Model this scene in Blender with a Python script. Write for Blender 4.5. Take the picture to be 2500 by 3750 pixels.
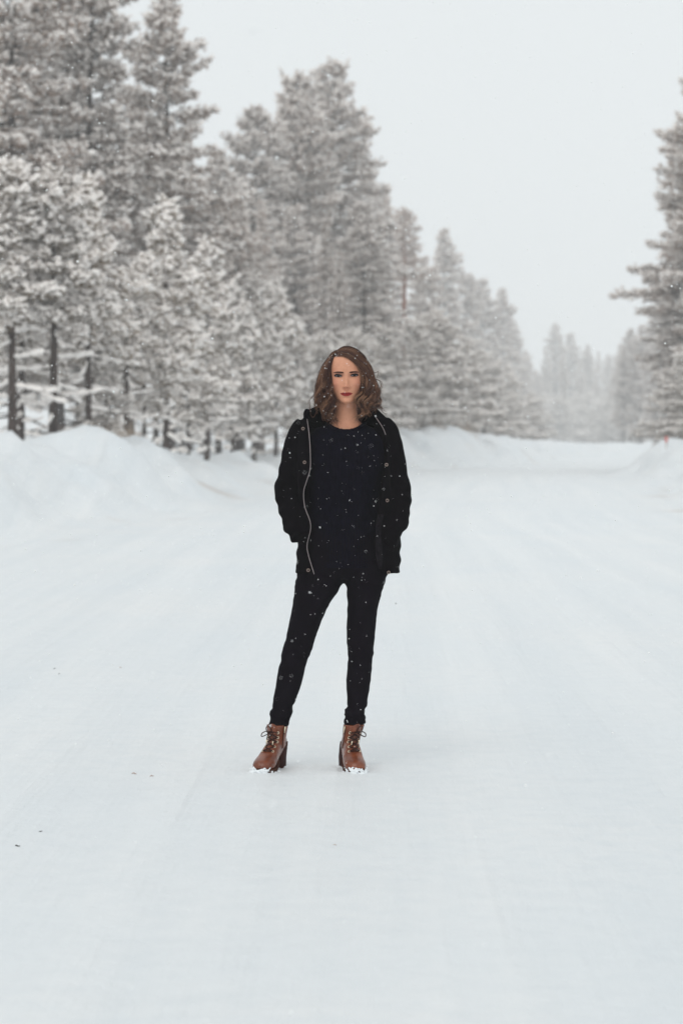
import bpy, math, random
import numpy as np
from mathutils import Vector, Matrix
from mathutils.bvhtree import BVHTree

for _o in list(bpy.data.objects):
    bpy.data.objects.remove(_o, do_unlink=True)
scene = bpy.context.scene
COL = scene.collection
R = math.radians

# ------------------------------------------------------------------ camera
CAM_H = 1.343          # metres above the packed snow
PERSON_Y = 9.893       # the woman stands this far down the road
F_PX = 8854.0          # 85 mm on a 24x36 frame, in pixels of the 2500x3750 photograph
HORIZON = 1610.0
cam_d = bpy.data.cameras.new('camera')
cam = bpy.data.objects.new('camera', cam_d)
COL.objects.link(cam)
cam.location = (0, 0, CAM_H)
cam.rotation_euler = (R(90) - math.atan((1875 - HORIZON) / F_PX), 0, 0)
cam_d.sensor_fit = 'VERTICAL'
cam_d.sensor_width = 24
cam_d.sensor_height = 36
cam_d.lens = 85
cam_d.clip_end = 3000
cam_d.dof.use_dof = True
cam_d.dof.focus_distance = PERSON_Y - 0.08
cam_d.dof.aperture_fstop = 3.9
scene.camera = cam

# ------------------------------------------------------------------ sky
SUN_EL, SUN_AZ = 48.0, 200.0      # azimuth clockwise from +Y (down the road)
world = bpy.data.worlds.new('World')
scene.world = world
world.use_nodes = True
wn = world.node_tree.nodes
wl = world.node_tree.links
wn.clear()
w_out = wn.new('ShaderNodeOutputWorld')
w_sky = wn.new('ShaderNodeTexSky')
w_sky.sky_type = 'NISHITA'
w_sky.sun_disc = False
w_sky.sun_elevation = R(SUN_EL)
w_sky.sun_rotation = R(SUN_AZ)
w_sky.air_density = 1.0
w_sky.dust_density = 5.0
w_hsv = wn.new('ShaderNodeHueSaturation')
w_hsv.inputs['Saturation'].default_value = 0.12
wl.new(w_sky.outputs[0], w_hsv.inputs['Color'])
w_bg1 = wn.new('ShaderNodeBackground')
w_bg1.inputs['Strength'].default_value = 0.10
wl.new(w_hsv.outputs[0], w_bg1.inputs['Color'])
w_bg2 = wn.new('ShaderNodeBackground')           # the closed, even layer of snow cloud
w_bg2.inputs['Color'].default_value = (0.868, 0.914, 0.930, 1)
w_bg2.inputs['Strength'].default_value = 1.0
w_mix = wn.new('ShaderNodeMixShader')
w_mix.inputs[0].default_value = 0.90
wl.new(w_bg1.outputs[0], w_mix.inputs[1])
wl.new(w_bg2.outputs[0], w_mix.inputs[2])
wl.new(w_mix.outputs[0], w_out.inputs['Surface'])

sun_d = bpy.data.lights.new('sun', 'SUN')
sun_d.energy = 0.7
sun_d.angle = R(40)
sun_d.color = (1.0, 0.96, 0.90)
sun = bpy.data.objects.new('sun', sun_d)
COL.objects.link(sun)
_az = R(SUN_AZ)
_sd = Vector((math.sin(_az) * math.cos(R(SUN_EL)), math.cos(_az) * math.cos(R(SUN_EL)), math.sin(R(SUN_EL))))
sun.rotation_euler = _sd.to_track_quat('Z', 'Y').to_euler()
sun.location = (0, 0, 60)

scene.view_settings.view_transform = 'Standard'
scene.view_settings.look = 'None'
scene.view_settings.exposure = 0.0
scene.view_settings.gamma = 1.0
scene.view_settings.use_curve_mapping = False
scene.render.engine = 'CYCLES'
cy = scene.cycles
cy.use_denoising = True
try:
    cy.denoiser = 'OPENIMAGEDENOISE'
    cy.denoising_input_passes = 'RGB_ALBEDO_NORMAL'
    cy.denoising_prefilter = 'ACCURATE'
except Exception:
    pass
cy.max_bounces = 6
cy.diffuse_bounces = 3
cy.glossy_bounces = 2
cy.transmission_bounces = 2
cy.volume_bounces = 2
cy.transparent_max_bounces = 4
cy.caustics_reflective = False
cy.caustics_refractive = False
cy.use_adaptive_sampling = False


# ------------------------------------------------------------------ helpers
def tag(o, label=None, cat=None, group=None, kind=None):
    if label: o['label'] = label
    if cat: o['category'] = cat
    if group: o['group'] = group
    if kind: o['kind'] = kind
    return o


def link(name, data, parent=None, loc=None):
    o = bpy.data.objects.new(name, data)
    COL.objects.link(o)
    if parent: o.parent = parent
    if loc is not None: o.location = loc
    return o


def mesh_np(name, V, polys, mat=None, smooth=True):
    V = np.ascontiguousarray(V, dtype=np.float32)
    polys = [np.asarray(p, dtype=np.int32) for p in polys if len(p)]
    loops = np.concatenate([p.ravel() for p in polys])
    counts = np.concatenate([np.full(len(p), p.shape[1], dtype=np.int32) for p in polys])
    starts = np.concatenate([[0], np.cumsum(counts)[:-1]]).astype(np.int32)
    me = bpy.data.meshes.new(name)
    me.vertices.add(len(V))
    me.vertices.foreach_set('co', V.ravel())
    me.loops.add(len(loops))
    me.loops.foreach_set('vertex_index', loops)
    me.polygons.add(len(counts))
    me.polygons.foreach_set('loop_start', starts)
    me.update(calc_edges=True)
    me.validate()
    me.polygons.foreach_set('use_smooth', np.full(len(me.polygons), smooth))
    if mat: me.materials.append(mat)
    return me


def set_attr(me, name, vals):
    a = me.attributes.new(name, 'FLOAT', 'POINT')
    a.data.foreach_set('value', np.ascontiguousarray(vals, dtype=np.float32))


def coords(me):
    V = np.empty(len(me.vertices) * 3, dtype=np.float32)
    me.vertices.foreach_get('co', V)
    return V.reshape(-1, 3).astype(np.float64)


def normals(me):
    V = np.empty(len(me.vertices) * 3, dtype=np.float32)
    me.vertices.foreach_get('normal', V)
    return V.reshape(-1, 3).astype(np.float64)


def set_coords(me, V):
    me.vertices.foreach_set('co', np.ascontiguousarray(V, dtype=np.float32).ravel())
    me.update()


class Bag:
    """collects pieces that make up ONE mesh"""
    def __init__(self):
        self.V, self.P, self.n = [], {}, 0

    def add(self, V, *polys):
        V = np.asarray(V, dtype=np.float64).reshape(-1, 3)
        for p in polys:
            p = np.asarray(p)
            if len(p): self.P.setdefault(p.shape[1], []).append(p + self.n)
        self.V.append(V)
        self.n += len(V)

    def mesh(self, name, mat=None, smooth=True):
        return mesh_np(name, np.concatenate(self.V), [np.concatenate(p) for p in self.P.values()], mat, smooth)


def catmull(K, n):
    """smooth resampling of the rows of K to n rows"""
    K = np.asarray(K, dtype=np.float64)
    m = len(K)
    t = np.linspace(0, m - 1, n)
    i = np.minimum(t.astype(int), m - 2)
    f = (t - i)[:, None]
    p0, p1, p2, p3 = K[np.maximum(i - 1, 0)], K[i], K[i + 1], K[np.minimum(i + 2, m - 1)]
    return 0.5 * (2 * p1 + (p2 - p0) * f + (2 * p0 - 5 * p1 + 4 * p2 - p3) * f ** 2 + (3 * p1 - p0 - 3 * p2 + p3) * f ** 3)


def loft(rings, caps=True):
    """rings (n, seg, 3) closed around -> V, quads, tris"""
    rings = np.asarray(rings)
    n, s, _ = rings.shape
    V = rings.reshape(-1, 3).copy()
    i = np.arange(n - 1)[:, None] * s
    j = np.arange(s)[None, :]
    k = (j + 1) % s
    q = np.stack([i + j, i + k, i + s + k, i + s + j], axis=-1).reshape(-1, 4)
    t = np.zeros((0, 3), int)
    if caps:
        V = np.concatenate([V, rings[0].mean(0)[None], rings[-1].mean(0)[None]])
        a = np.arange(s)
        b = (a + 1) % s
        t = np.concatenate([np.stack([b, a, np.full(s, n * s)], 1),
                            np.stack([(n - 1) * s + a, (n - 1) * s + b, np.full(s, n * s + 1)], 1)])
    return V, q, t


def tube(path, rad, sides=8, caps=True):
    """a round tube along path (n,3)"""
    path = np.asarray(path, dtype=np.float64)
    n = len(path)
    rad = np.broadcast_to(np.asarray(rad, dtype=np.float64), (n,))
    T = np.gradient(path, axis=0)
    T /= np.linalg.norm(T, axis=1)[:, None] + 1e-12
    ref = np.array([0.31, 0.22, 0.93]) if abs(T[0, 2]) < 0.85 else np.array([0.1, 0.95, 0.2])
    rings = []
    u = np.cross(ref, T[0])
    for k in range(n):
        u = u - T[k] * np.dot(u, T[k])
        u /= np.linalg.norm(u) + 1e-12
        w = np.cross(T[k], u)
        a = np.arange(sides) * 2 * np.pi / sides
        rings.append(path[k] + rad[k] * (np.cos(a)[:, None] * u + np.sin(a)[:, None] * w))
    return loft(np.array(rings), caps)


def tube_mesh(name, path, rad, mat, sides=8):
    V, q, t = tube(path, rad, sides)
    return mesh_np(name, V, [q, t], mat)


def _h(i, j, k, seed):
    x = (i.astype(np.int64) * 374761393 + j.astype(np.int64) * 668265263 + k.astype(np.int64) * 2147483647 + seed * 974711) & 0xFFFFFFFF
    x = ((x ^ (x >> 13)) * 1274126177) & 0xFFFFFFFF
    x = ((x ^ (x >> 16)) * 2246822519) & 0xFFFFFFFF
    return ((x ^ (x >> 15)) & 0xFFFFFF) / float(0xFFFFFF)


def vnoise(P, seed=0):
    """value noise in -1..1 at points (n,3)"""
    P = np.asarray(P, dtype=np.float64)
    I = np.floor(P).astype(np.int64)
    f = P - I
    f = f * f * (3 - 2 * f)
    r = 0
    for a in (0, 1):
        for b in (0, 1):
            for c in (0, 1):
                w = (f[:, 0] if a else 1 - f[:, 0]) * (f[:, 1] if b else 1 - f[:, 1]) * (f[:, 2] if c else 1 - f[:, 2])
                r = r + w * _h(I[:, 0] + a, I[:, 1] + b, I[:, 2] + c, seed)
    return r * 2 - 1


def fbm(P, seed=0, octs=3):
    r, a, s = 0, 1.0, 1.0
    for o in range(octs):
        r = r + a * vnoise(P * s, seed + o * 7)
        a *= 0.5
        s *= 2.03
    return r


def remesh(V, polys, voxel, smooth=4):
    me = mesh_np('tmp', V, polys)
    o = link('tmp', me)
    m = o.modifiers.new('r', 'REMESH')
    m.mode = 'VOXEL'
    m.voxel_size = voxel
    m.use_smooth_shade = True
    if smooth:
        s = o.modifiers.new('s', 'SMOOTH')
        s.factor = 0.5
        s.iterations = smooth
    dg = bpy.context.evaluated_depsgraph_get()
    out = bpy.data.meshes.new_from_object(o.evaluated_get(dg))
    bpy.data.objects.remove(o, do_unlink=True)
    bpy.data.meshes.remove(me)
    out.polygons.foreach_set('use_smooth', np.full(len(out.polygons), True))
    return out


def sm(x, a, b):
    t = np.clip((np.asarray(x, dtype=np.float64) - a) / (b - a), 0, 1)
    return t * t * (3 - 2 * t)


# ------------------------------------------------------------------ materials
def mat_new(name, color=(0.5, 0.5, 0.5), rough=0.7, spec=0.3, metal=0.0):
    m = bpy.data.materials.new(name)
    m.use_nodes = True
    b = m.node_tree.nodes['Principled BSDF']
    b.inputs['Base Color'].default_value = (*color, 1)
    b.inputs['Roughness'].default_value = rough
    b.inputs['Specular IOR Level'].default_value = spec
    b.inputs['Metallic'].default_value = metal
    return m, m.node_tree.nodes, m.node_tree.links, b


def n_noise(n, l, scale, detail=3, coord='Object', rough=0.55, vec=None):
    tx = n.new('ShaderNodeTexNoise')
    tx.inputs['Scale'].default_value = scale
    tx.inputs['Detail'].default_value = detail
    tx.inputs['Roughness'].default_value = rough
    if vec is None:
        tc = n.new('ShaderNodeTexCoord')
        vec = tc.outputs[coord]
    l.new(vec, tx.inputs['Vector'])
    return tx


def n_mix(n, l, fac, a, b):
    mx = n.new('ShaderNodeMix')
    mx.data_type = 'RGBA'
    for k, v in ((6, a), (7, b)):
        if isinstance(v, tuple): mx.inputs[k].default_value = (*v, 1)
        else: l.new(v, mx.inputs[k])
    if isinstance(fac, (int, float)): mx.inputs[0].default_value = fac
    else: l.new(fac, mx.inputs[0])
    return mx.outputs[2]


def n_ramp(n, l, src, p0, p1, c0=(0, 0, 0), c1=(1, 1, 1)):
    r = n.new('ShaderNodeValToRGB')
    r.color_ramp.elements[0].position = p0
    r.color_ramp.elements[1].position = p1
    r.color_ramp.elements[0].color = (*c0, 1)
    r.color_ramp.elements[1].color = (*c1, 1)
    l.new(src, r.inputs[0])
    return r.outputs[0]


def n_bump(n, l, b, src, dist, strength=1.0, prev=None):
    bp = n.new('ShaderNodeBump')
    bp.inputs['Distance'].default_value = dist
    bp.inputs['Strength'].default_value = strength
    l.new(src, bp.inputs['Height'])
    if prev is not None: l.new(prev.outputs[0], bp.inputs['Normal'])
    l.new(bp.outputs[0], b.inputs['Normal'])
    return bp


def n_attr(n, name):
    a = n.new('ShaderNodeAttribute')
    a.attribute_name = name
    return a.outputs['Fac']


def make_snow_ground():
    m, n, l, b = mat_new('snow_surface', (0.84, 0.865, 0.875), 0.48, 0.5)
    big = n_noise(n, l, 0.35, 4)
    c = n_mix(n, l, n_ramp(n, l, big.outputs[0], 0.35, 0.68), (0.790, 0.818, 0.836), (0.830, 0.838, 0.840))
    fine = n_noise(n, l, 9, 5)
    c = n_mix(n, l, n_ramp(n, l, fine.outputs[0], 0.42, 0.75), c, (0.770, 0.797, 0.814))
    c = n_mix(n, l, n_attr(n, 'dirt'), c, (0.50, 0.40, 0.32))
    l.new(c, b.inputs['Base Color'])
    # faint wheel-packed streaks that follow the road
    cb = n.new('ShaderNodeCombineXYZ')
    l.new(n_attr(n, 'lane'), cb.inputs[0])
    l.new(n_attr(n, 'along'), cb.inputs[1])
    trk = n_noise(n, l, 2.4, 4, vec=cb.outputs[0])
    c2 = n_mix(n, l, n_ramp(n, l, trk.outputs[0], 0.38, 0.66), (0.935, 0.950, 0.962), (1.0, 1.0, 1.0))
    mu = n.new('ShaderNodeMix')
    mu.data_type = 'RGBA'
    mu.blend_type = 'MULTIPLY'
    mu.inputs[0].default_value = 1.0
    l.new(c, mu.inputs[6])
    l.new(c2, mu.inputs[7])
    l.new(mu.outputs[2], b.inputs['Base Color'])
    b0 = n_bump(n, l, b, trk.outputs[0], 0.08, 0.9)
    b1 = n_bump(n, l, b, n_noise(n, l, 2.2, 4).outputs[0], 0.035, 0.7, b0)
    b2 = n_bump(n, l, b, n_noise(n, l, 28, 5, rough=0.7).outputs[0], 0.008, 0.9, b1)
    n_bump(n, l, b, n_noise(n, l, 160, 3, rough=0.7).outputs[0], 0.003, 0.9, b2)
    return m


M_SNOW = make_snow_ground()


def make_clump_snow():
    m, n, l, b = mat_new('snow_on_branches', (0.96, 0.91, 0.87), 0.65, 0.25)
    n_bump(n, l, b, n_noise(n, l, 14, 3).outputs[0], 0.02, 0.6)
    return m


M_CLUMP = make_clump_snow()


def make_needles(name, c0, c1):
    m, n, l, b = mat_new(name, c0, 0.6, 0.25)
    c = n_mix(n, l, n_ramp(n, l, n_noise(n, l, 1.3, 3).outputs[0], 0.35, 0.7), c0, c1)
    inf = n.new('ShaderNodeObjectInfo')
    hs = n.new('ShaderNodeHueSaturation')
    mr = n.new('ShaderNodeMapRange')
    l.new(inf.outputs['Random'], mr.inputs[0])
    mr.inputs[3].default_value = 0.75
    mr.inputs[4].default_value = 1.25
    l.new(mr.outputs[0], hs.inputs['Value'])
    l.new(c, hs.inputs['Color'])
    l.new(hs.outputs[0], b.inputs['Base Color'])
    return m


M_NEEDLE = make_needles('pine_needles', (0.250, 0.176, 0.136), (0.490, 0.368, 0.300))
M_NEEDLE_Y = make_needles('young_pine_needles', (0.140, 0.102, 0.066), (0.350, 0.262, 0.180))


def make_bark(name, c0, c1):
    m, n, l, b = mat_new(name, c0, 0.85, 0.2)
    tc = n.new('ShaderNodeTexCoord')
    mp = n.new('ShaderNodeMapping')
    mp.inputs['Scale'].default_value = (6, 6, 1.2)
    l.new(tc.outputs['Object'], mp.inputs[0])
    tx = n_noise(n, l, 2.0, 5, vec=mp.outputs[0])
    l.new(n_mix(n, l, n_ramp(n, l, tx.outputs[0], 0.35, 0.65), c0, c1), b.inputs['Base Color'])
    n_bump(n, l, b, tx.outputs[0], 0.03, 0.8)
    return m


M_BARK = make_bark('pine_bark', (0.028, 0.019, 0.017), (0.080, 0.055, 0.047))
M_BARK_RED = make_bark('red_pine_bark', (0.13, 0.042, 0.022), (0.24, 0.085, 0.045))
M_BARK_PALE = make_bark('pale_pine_bark', (0.09, 0.07, 0.062), (0.17, 0.135, 0.115))


# ------------------------------------------------------------------ the ground: road, banks, forest floor
def pl(y, pts):
    p = np.array(pts, dtype=np.float64)
    return np.interp(y, p[:, 0], p[:, 1])


XL = [(-30, -6.2), (20, -5.0), (31, -4.2), (40, -3.2), (49, -2.4), (56, -2.1), (70, -1.0), (80, -0.3), (92, 1.8), (108, 4.8), (125, 9.0), (150, 13.5), (200, 24), (300, 55), (700, 190)]
HL = [(-30, 1.1), (25, 1.22), (38, 1.34), (48, 1.34), (52, 1.20), (58, 1.08), (66, 0.86), (80, 0.55), (88, 0.55), (100, 1.45), (110, 1.80), (125, 1.75), (135, 1.45), (150, 1.30), (190, 1.0), (300, 1.0), (700, 1.0)]
XR = [(-30, 5.6), (40, 6.4), (50, 7.0), (60, 7.9), (70, 8.6), (80, 9.2), (90, 10.0), (100, 11.8), (110, 14), (130, 20.5), (170, 33), (250, 60), (700, 225)]
HR = [(-30, 0.5), (45, 0.7), (60, 0.85), (78, 1.05), (90, 1.10), (104, 0.90), (150, 1.0), (700, 1.0)]


def bank(off, h, w, floor):
    up = sm(off, 0.0, w)
    down = sm(off, w * 1.15, w * 2.6)
    return h * up * (1 - down) + (floor * np.minimum(1.0, off / (w * 2)).clip(0)) * down


def ground_z(x, y):
    x = np.asarray(x, dtype=np.float64)
    y = np.asarray(y, dtype=np.float64)
    P = np.stack([x, y, np.zeros_like(x)], -1).reshape(-1, 3)
    und = (fbm(P * 0.22, 3, 3) * 0.016 + fbm(P * 1.1, 5, 2) * 0.004).reshape(x.shape)
    lump = (fbm(P * 0.55, 11, 4)).reshape(x.shape)
    lump2 = (fbm(P * np.array([0.9, 0.45, 1]), 17, 3)).reshape(x.shape)
    ol = pl(y, XL) + 0.35 * lump2 - x
    orr = x - pl(y, XR) + 0.35 * lump2
    hl = pl(y, HL) * (1 + 0.07 * lump)
    hr = pl(y, HR) * (1 + 0.16 * lump)
    z = und + bank(ol, hl, 2.8, 0.55) + bank(orr, hr, 2.0, 0.5)
    onb = sm(ol, 0.1, 1.2) + sm(orr, 0.1, 1.2)
    chunk = np.abs(fbm(P * np.array([1.5, 0.9, 1]), 23, 3)).reshape(x.shape)
    z = z + onb * (0.12 * lump2 + 0.09 * lump + 0.15 * (0.45 - chunk))
    z = z - 0.10 * sm(np.abs(x - 0.5 * (pl(y, XL) + pl(y, XR))), 0, 1) * 0
    return z


def build_ground():
    xs = np.concatenate([np.linspace(-300, -40, 14)[:-1], np.linspace(-40, -13, 28)[:-1], np.arange(-12, -0.6, 0.27), np.arange(-0.6, 0.4, 0.04), np.arange(0.4, 20, 0.3),
                         np.linspace(22, 60, 40), np.linspace(60, 300, 16)[1:]])
    ys = np.concatenate([np.linspace(-28, 3, 24)[:-1], np.arange(3, 9.4, 0.16), np.arange(9.4, 10.15, 0.04), np.arange(10.15, 12, 0.16), np.arange(12, 62, 0.34), np.arange(62, 135, 0.7),
                         np.arange(135, 260, 2.0), np.linspace(260, 690, 40)])
    X, Y = np.meshgrid(xs, ys)
    Z = ground_z(X, Y)
    # shallow prints pressed by the boots, snow pushed up around them
    for (bx, by, ang) in BOOT_SPOTS:
        dx, dy = X - bx, Y - by
        r = np.sqrt(dx ** 2 + dy ** 2)
        rim = fbm(np.stack([X.ravel() * 14, Y.ravel() * 14, 0 * X.ravel()], 1), 61, 2).reshape(X.shape)
        Z = Z + 0.005 * (1 + .9 * rim) * np.exp(-((r - 0.15) / 0.06) ** 2)
    nr, nc = X.shape
    V = np.stack([X, Y, Z], -1).reshape(-1, 3)
    i = np.arange(nr - 1)[:, None] * nc
    j = np.arange(nc - 1)[None, :]
    q = np.stack([i + j, i + j + 1, i + nc + j + 1, i + nc + j], -1).reshape(-1, 4)
    c = V[q].mean(1)
    ol = pl(c[:, 1], XL) - c[:, 0]
    orr = c[:, 0] - pl(c[:, 1], XR)
    # dirt thrown up by the plough: brownish stains on the banks
    P = V.copy()
    P[:, 2] = 0
    olv = pl(V[:, 1], XL) - V[:, 0]
    orv = V[:, 0] - pl(V[:, 1], XR)
    st = sm(fbm(P * np.array([1.4, 0.9, 1]), 41, 3), 0.35, 0.95)
    st2 = sm(fbm(P * 0.35, 43, 2), -0.1, 0.5)
    zone = np.maximum(np.exp(-((olv - 0.7) / 0.9) ** 2), 1.2 * np.exp(-((orv - 0.2) / 0.7) ** 2))
    dirt = np.clip(st * st2 * zone * 0.75, 0, 0.6)
    parts = (('snow_covered_road', (ol < -0.15) & (orr < -0.15), 'structure'),
             ('snow_bank', (ol >= -0.15) & (ol < 5.5), 'structure'),
             ('snow_bank', (orr >= -0.15) & (orr < 5.5), 'structure'),
             ('ground', (ol >= 5.5) | (orr >= 5.5), 'structure'))
    for name, mask, kind in parts:
        qq = q[mask]
        u, inv = np.unique(qq, return_inverse=True)
        me = mesh_np(name, V[u], [inv.reshape(-1, 4)], M_SNOW)
        set_attr(me, 'dirt', dirt[u])
        set_attr(me, 'lane', (V[:, 0] - pl(V[:, 1], XR))[u])
        set_attr(me, 'along', V[u, 1] * 0.022)
        o = link(name, me)
        tag(o, kind=kind)
        if name == 'snow_covered_road':
            tag(o, 'smooth packed snow covering the wide road the woman stands on', 'road')
        elif name == 'ground':
            tag(o, 'white snow on the forest floor behind the banks', 'ground')
        else:
            left = mask[np.argmax(mask)] and (ol[mask].mean() > -1 and ol[mask].mean() < 6)
            tag(o, 'high ploughed snow bank with brown stains in front of the left pines' if left else
                'low ploughed snow bank with a red marker at the right road edge', 'snow bank')


BOOT_SPOTS = [(-0.285, PERSON_Y - 0.10, 0), (0.060, PERSON_Y - 0.11, 0)]
build_ground()


def gz(x, y):
    return float(ground_z(np.array([x]), np.array([y]))[0])


# ------------------------------------------------------------------ pines
def blob_template():
    rings = []
    for k, (z, r) in enumerate(((-0.35, 0.95), (0.45, 0.86))):
        a = np.arange(6) * 2 * np.pi / 6 + 0.5 * k
        rings.append(np.stack([r * np.cos(a), r * np.sin(a), np.full(6, z)], 1))
    V = np.concatenate(rings + [np.array([[0, 0, -0.8], [0, 0, 0.95]])])
    q, t = [], []
    for j in range(6):
        q.append([j, (j + 1) % 6, 6 + (j + 1) % 6, 6 + j])
        t.append([(j + 1) % 6, j, 12])
        t.append([6 + j, 6 + (j + 1) % 6, 13])
    return V, np.array(q), np.array(t)


BLOB_V, BLOB_Q, BLOB_T = blob_template()


OCTA_V = np.array([(1, 0, 0), (0, 1, 0), (-1, 0, 0), (0, -1, 0), (0.1, 0, 0.9), (-0.1, 0, -0.8)], float)
OCTA_T = np.array([(0, 1, 4), (1, 2, 4), (2, 3, 4), (3, 0, 4), (1, 0, 5), (2, 1, 5), (3, 2, 5), (0, 3, 5)])


def add_lumps(bag, pos, fwd, sx, sy, sz, rng):
    """small pads of snow, eight faces each"""
    n = len(pos)
    if n == 0: return
    f = fwd / (np.linalg.norm(fwd, axis=1)[:, None] + 1e-9)
    s = np.cross(np.array([0, 0, 1.0]), f)
    s /= np.linalg.norm(s, axis=1)[:, None] + 1e-9
    u = np.cross(f, s)
    T = OCTA_V[None] * (1.15 + 0.25 * rng.standard_normal((n, 6, 1)).clip(-1.6, 1.6))
    V = pos[:, None] + T[..., 0:1] * sx[:, None, None] * f[:, None] + T[..., 1:2] * sy[:, None, None] * s[:, None] + T[..., 2:3] * sz[:, None, None] * u[:, None]
    bag.add(V.reshape(-1, 3), (OCTA_T[None] + (np.arange(n) * 6)[:, None, None]).reshape(-1, 3))


def add_blobs(bag, pos, fwd, sx, sy, sz, rng):
    n = len(pos)
    if n == 0: return
    f = fwd / (np.linalg.norm(fwd, axis=1)[:, None] + 1e-9)
    s = np.cross(np.array([0, 0, 1.0]), f)
    s /= np.linalg.norm(s, axis=1)[:, None] + 1e-9
    u = np.cross(f, s)
    T = BLOB_V[None] * (1 + 0.28 * rng.standard_normal((n, len(BLOB_V), 1)).clip(-1.6, 1.6))
    V = pos[:, None] + T[..., 0:1] * sx[:, None, None] * f[:, None] + T[..., 1:2] * sy[:, None, None] * s[:, None] + T[..., 2:3] * sz[:, None, None] * u[:, None]
    m = len(BLOB_V)
    off = (np.arange(n) * m)[:, None, None]
    bag.add(V.reshape(-1, 3), (BLOB_Q[None] + off).reshape(-1, 4), (BLOB_T[None] + off).reshape(-1, 3))


def add_needles(bag, pos, d, length, K, width, rng):
    n = len(pos)
    if n == 0: return
    r = rng.standard_normal((n, K, 3))
    r /= np.linalg.norm(r, axis=2)[..., None]
    dirs = d[:, None] * 0.75 + r * 0.85
    dirs /= np.linalg.norm(dirs, axis=2)[..., None]
    L = length[:, None, None] * rng.uniform(0.7, 1.2, (n, K, 1))
    base = pos[:, None] - d[:, None] * length[:, None, None] * 0.35 * rng.uniform(0, 1, (n, K, 1))
    side = np.cross(dirs, rng.standard_normal((n, K, 3)))
    side /= np.linalg.norm(side, axis=2)[..., None] + 1e-9
    V = np.stack([base + side * width, base + dirs * L, base - side * width], 2).reshape(-1, 3)
    bag.add(V, np.arange(n * K * 3).reshape(-1, 3))


def add_sticks(bag, p0, p1, r0, r1):
    """three sided twigs from p0 to p1"""
    n = len(p0)
    if n == 0: return
    d = p1 - p0
    d /= np.linalg.norm(d, axis=1)[:, None] + 1e-9
    u = np.cross(d, np.array([0.3, 0.5, 0.81]))
    u /= np.linalg.norm(u, axis=1)[:, None] + 1e-9
    w = np.cross(d, u)
    rings = []
    for p, r in ((p0, r0), (p1, r1)):
        for a in (0, 2.094, 4.189):
            rings.append(p + r[:, None] * (math.cos(a) * u + math.sin(a) * w))
    V = np.stack(rings, 1).reshape(-1, 3)
    o = (np.arange(n) * 6)[:, None]
    q = np.concatenate([o + np.array([a, b, b + 3, a + 3]) for a, b in ((0, 1), (1, 2), (2, 0))])
    bag.add(V, q)


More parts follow.
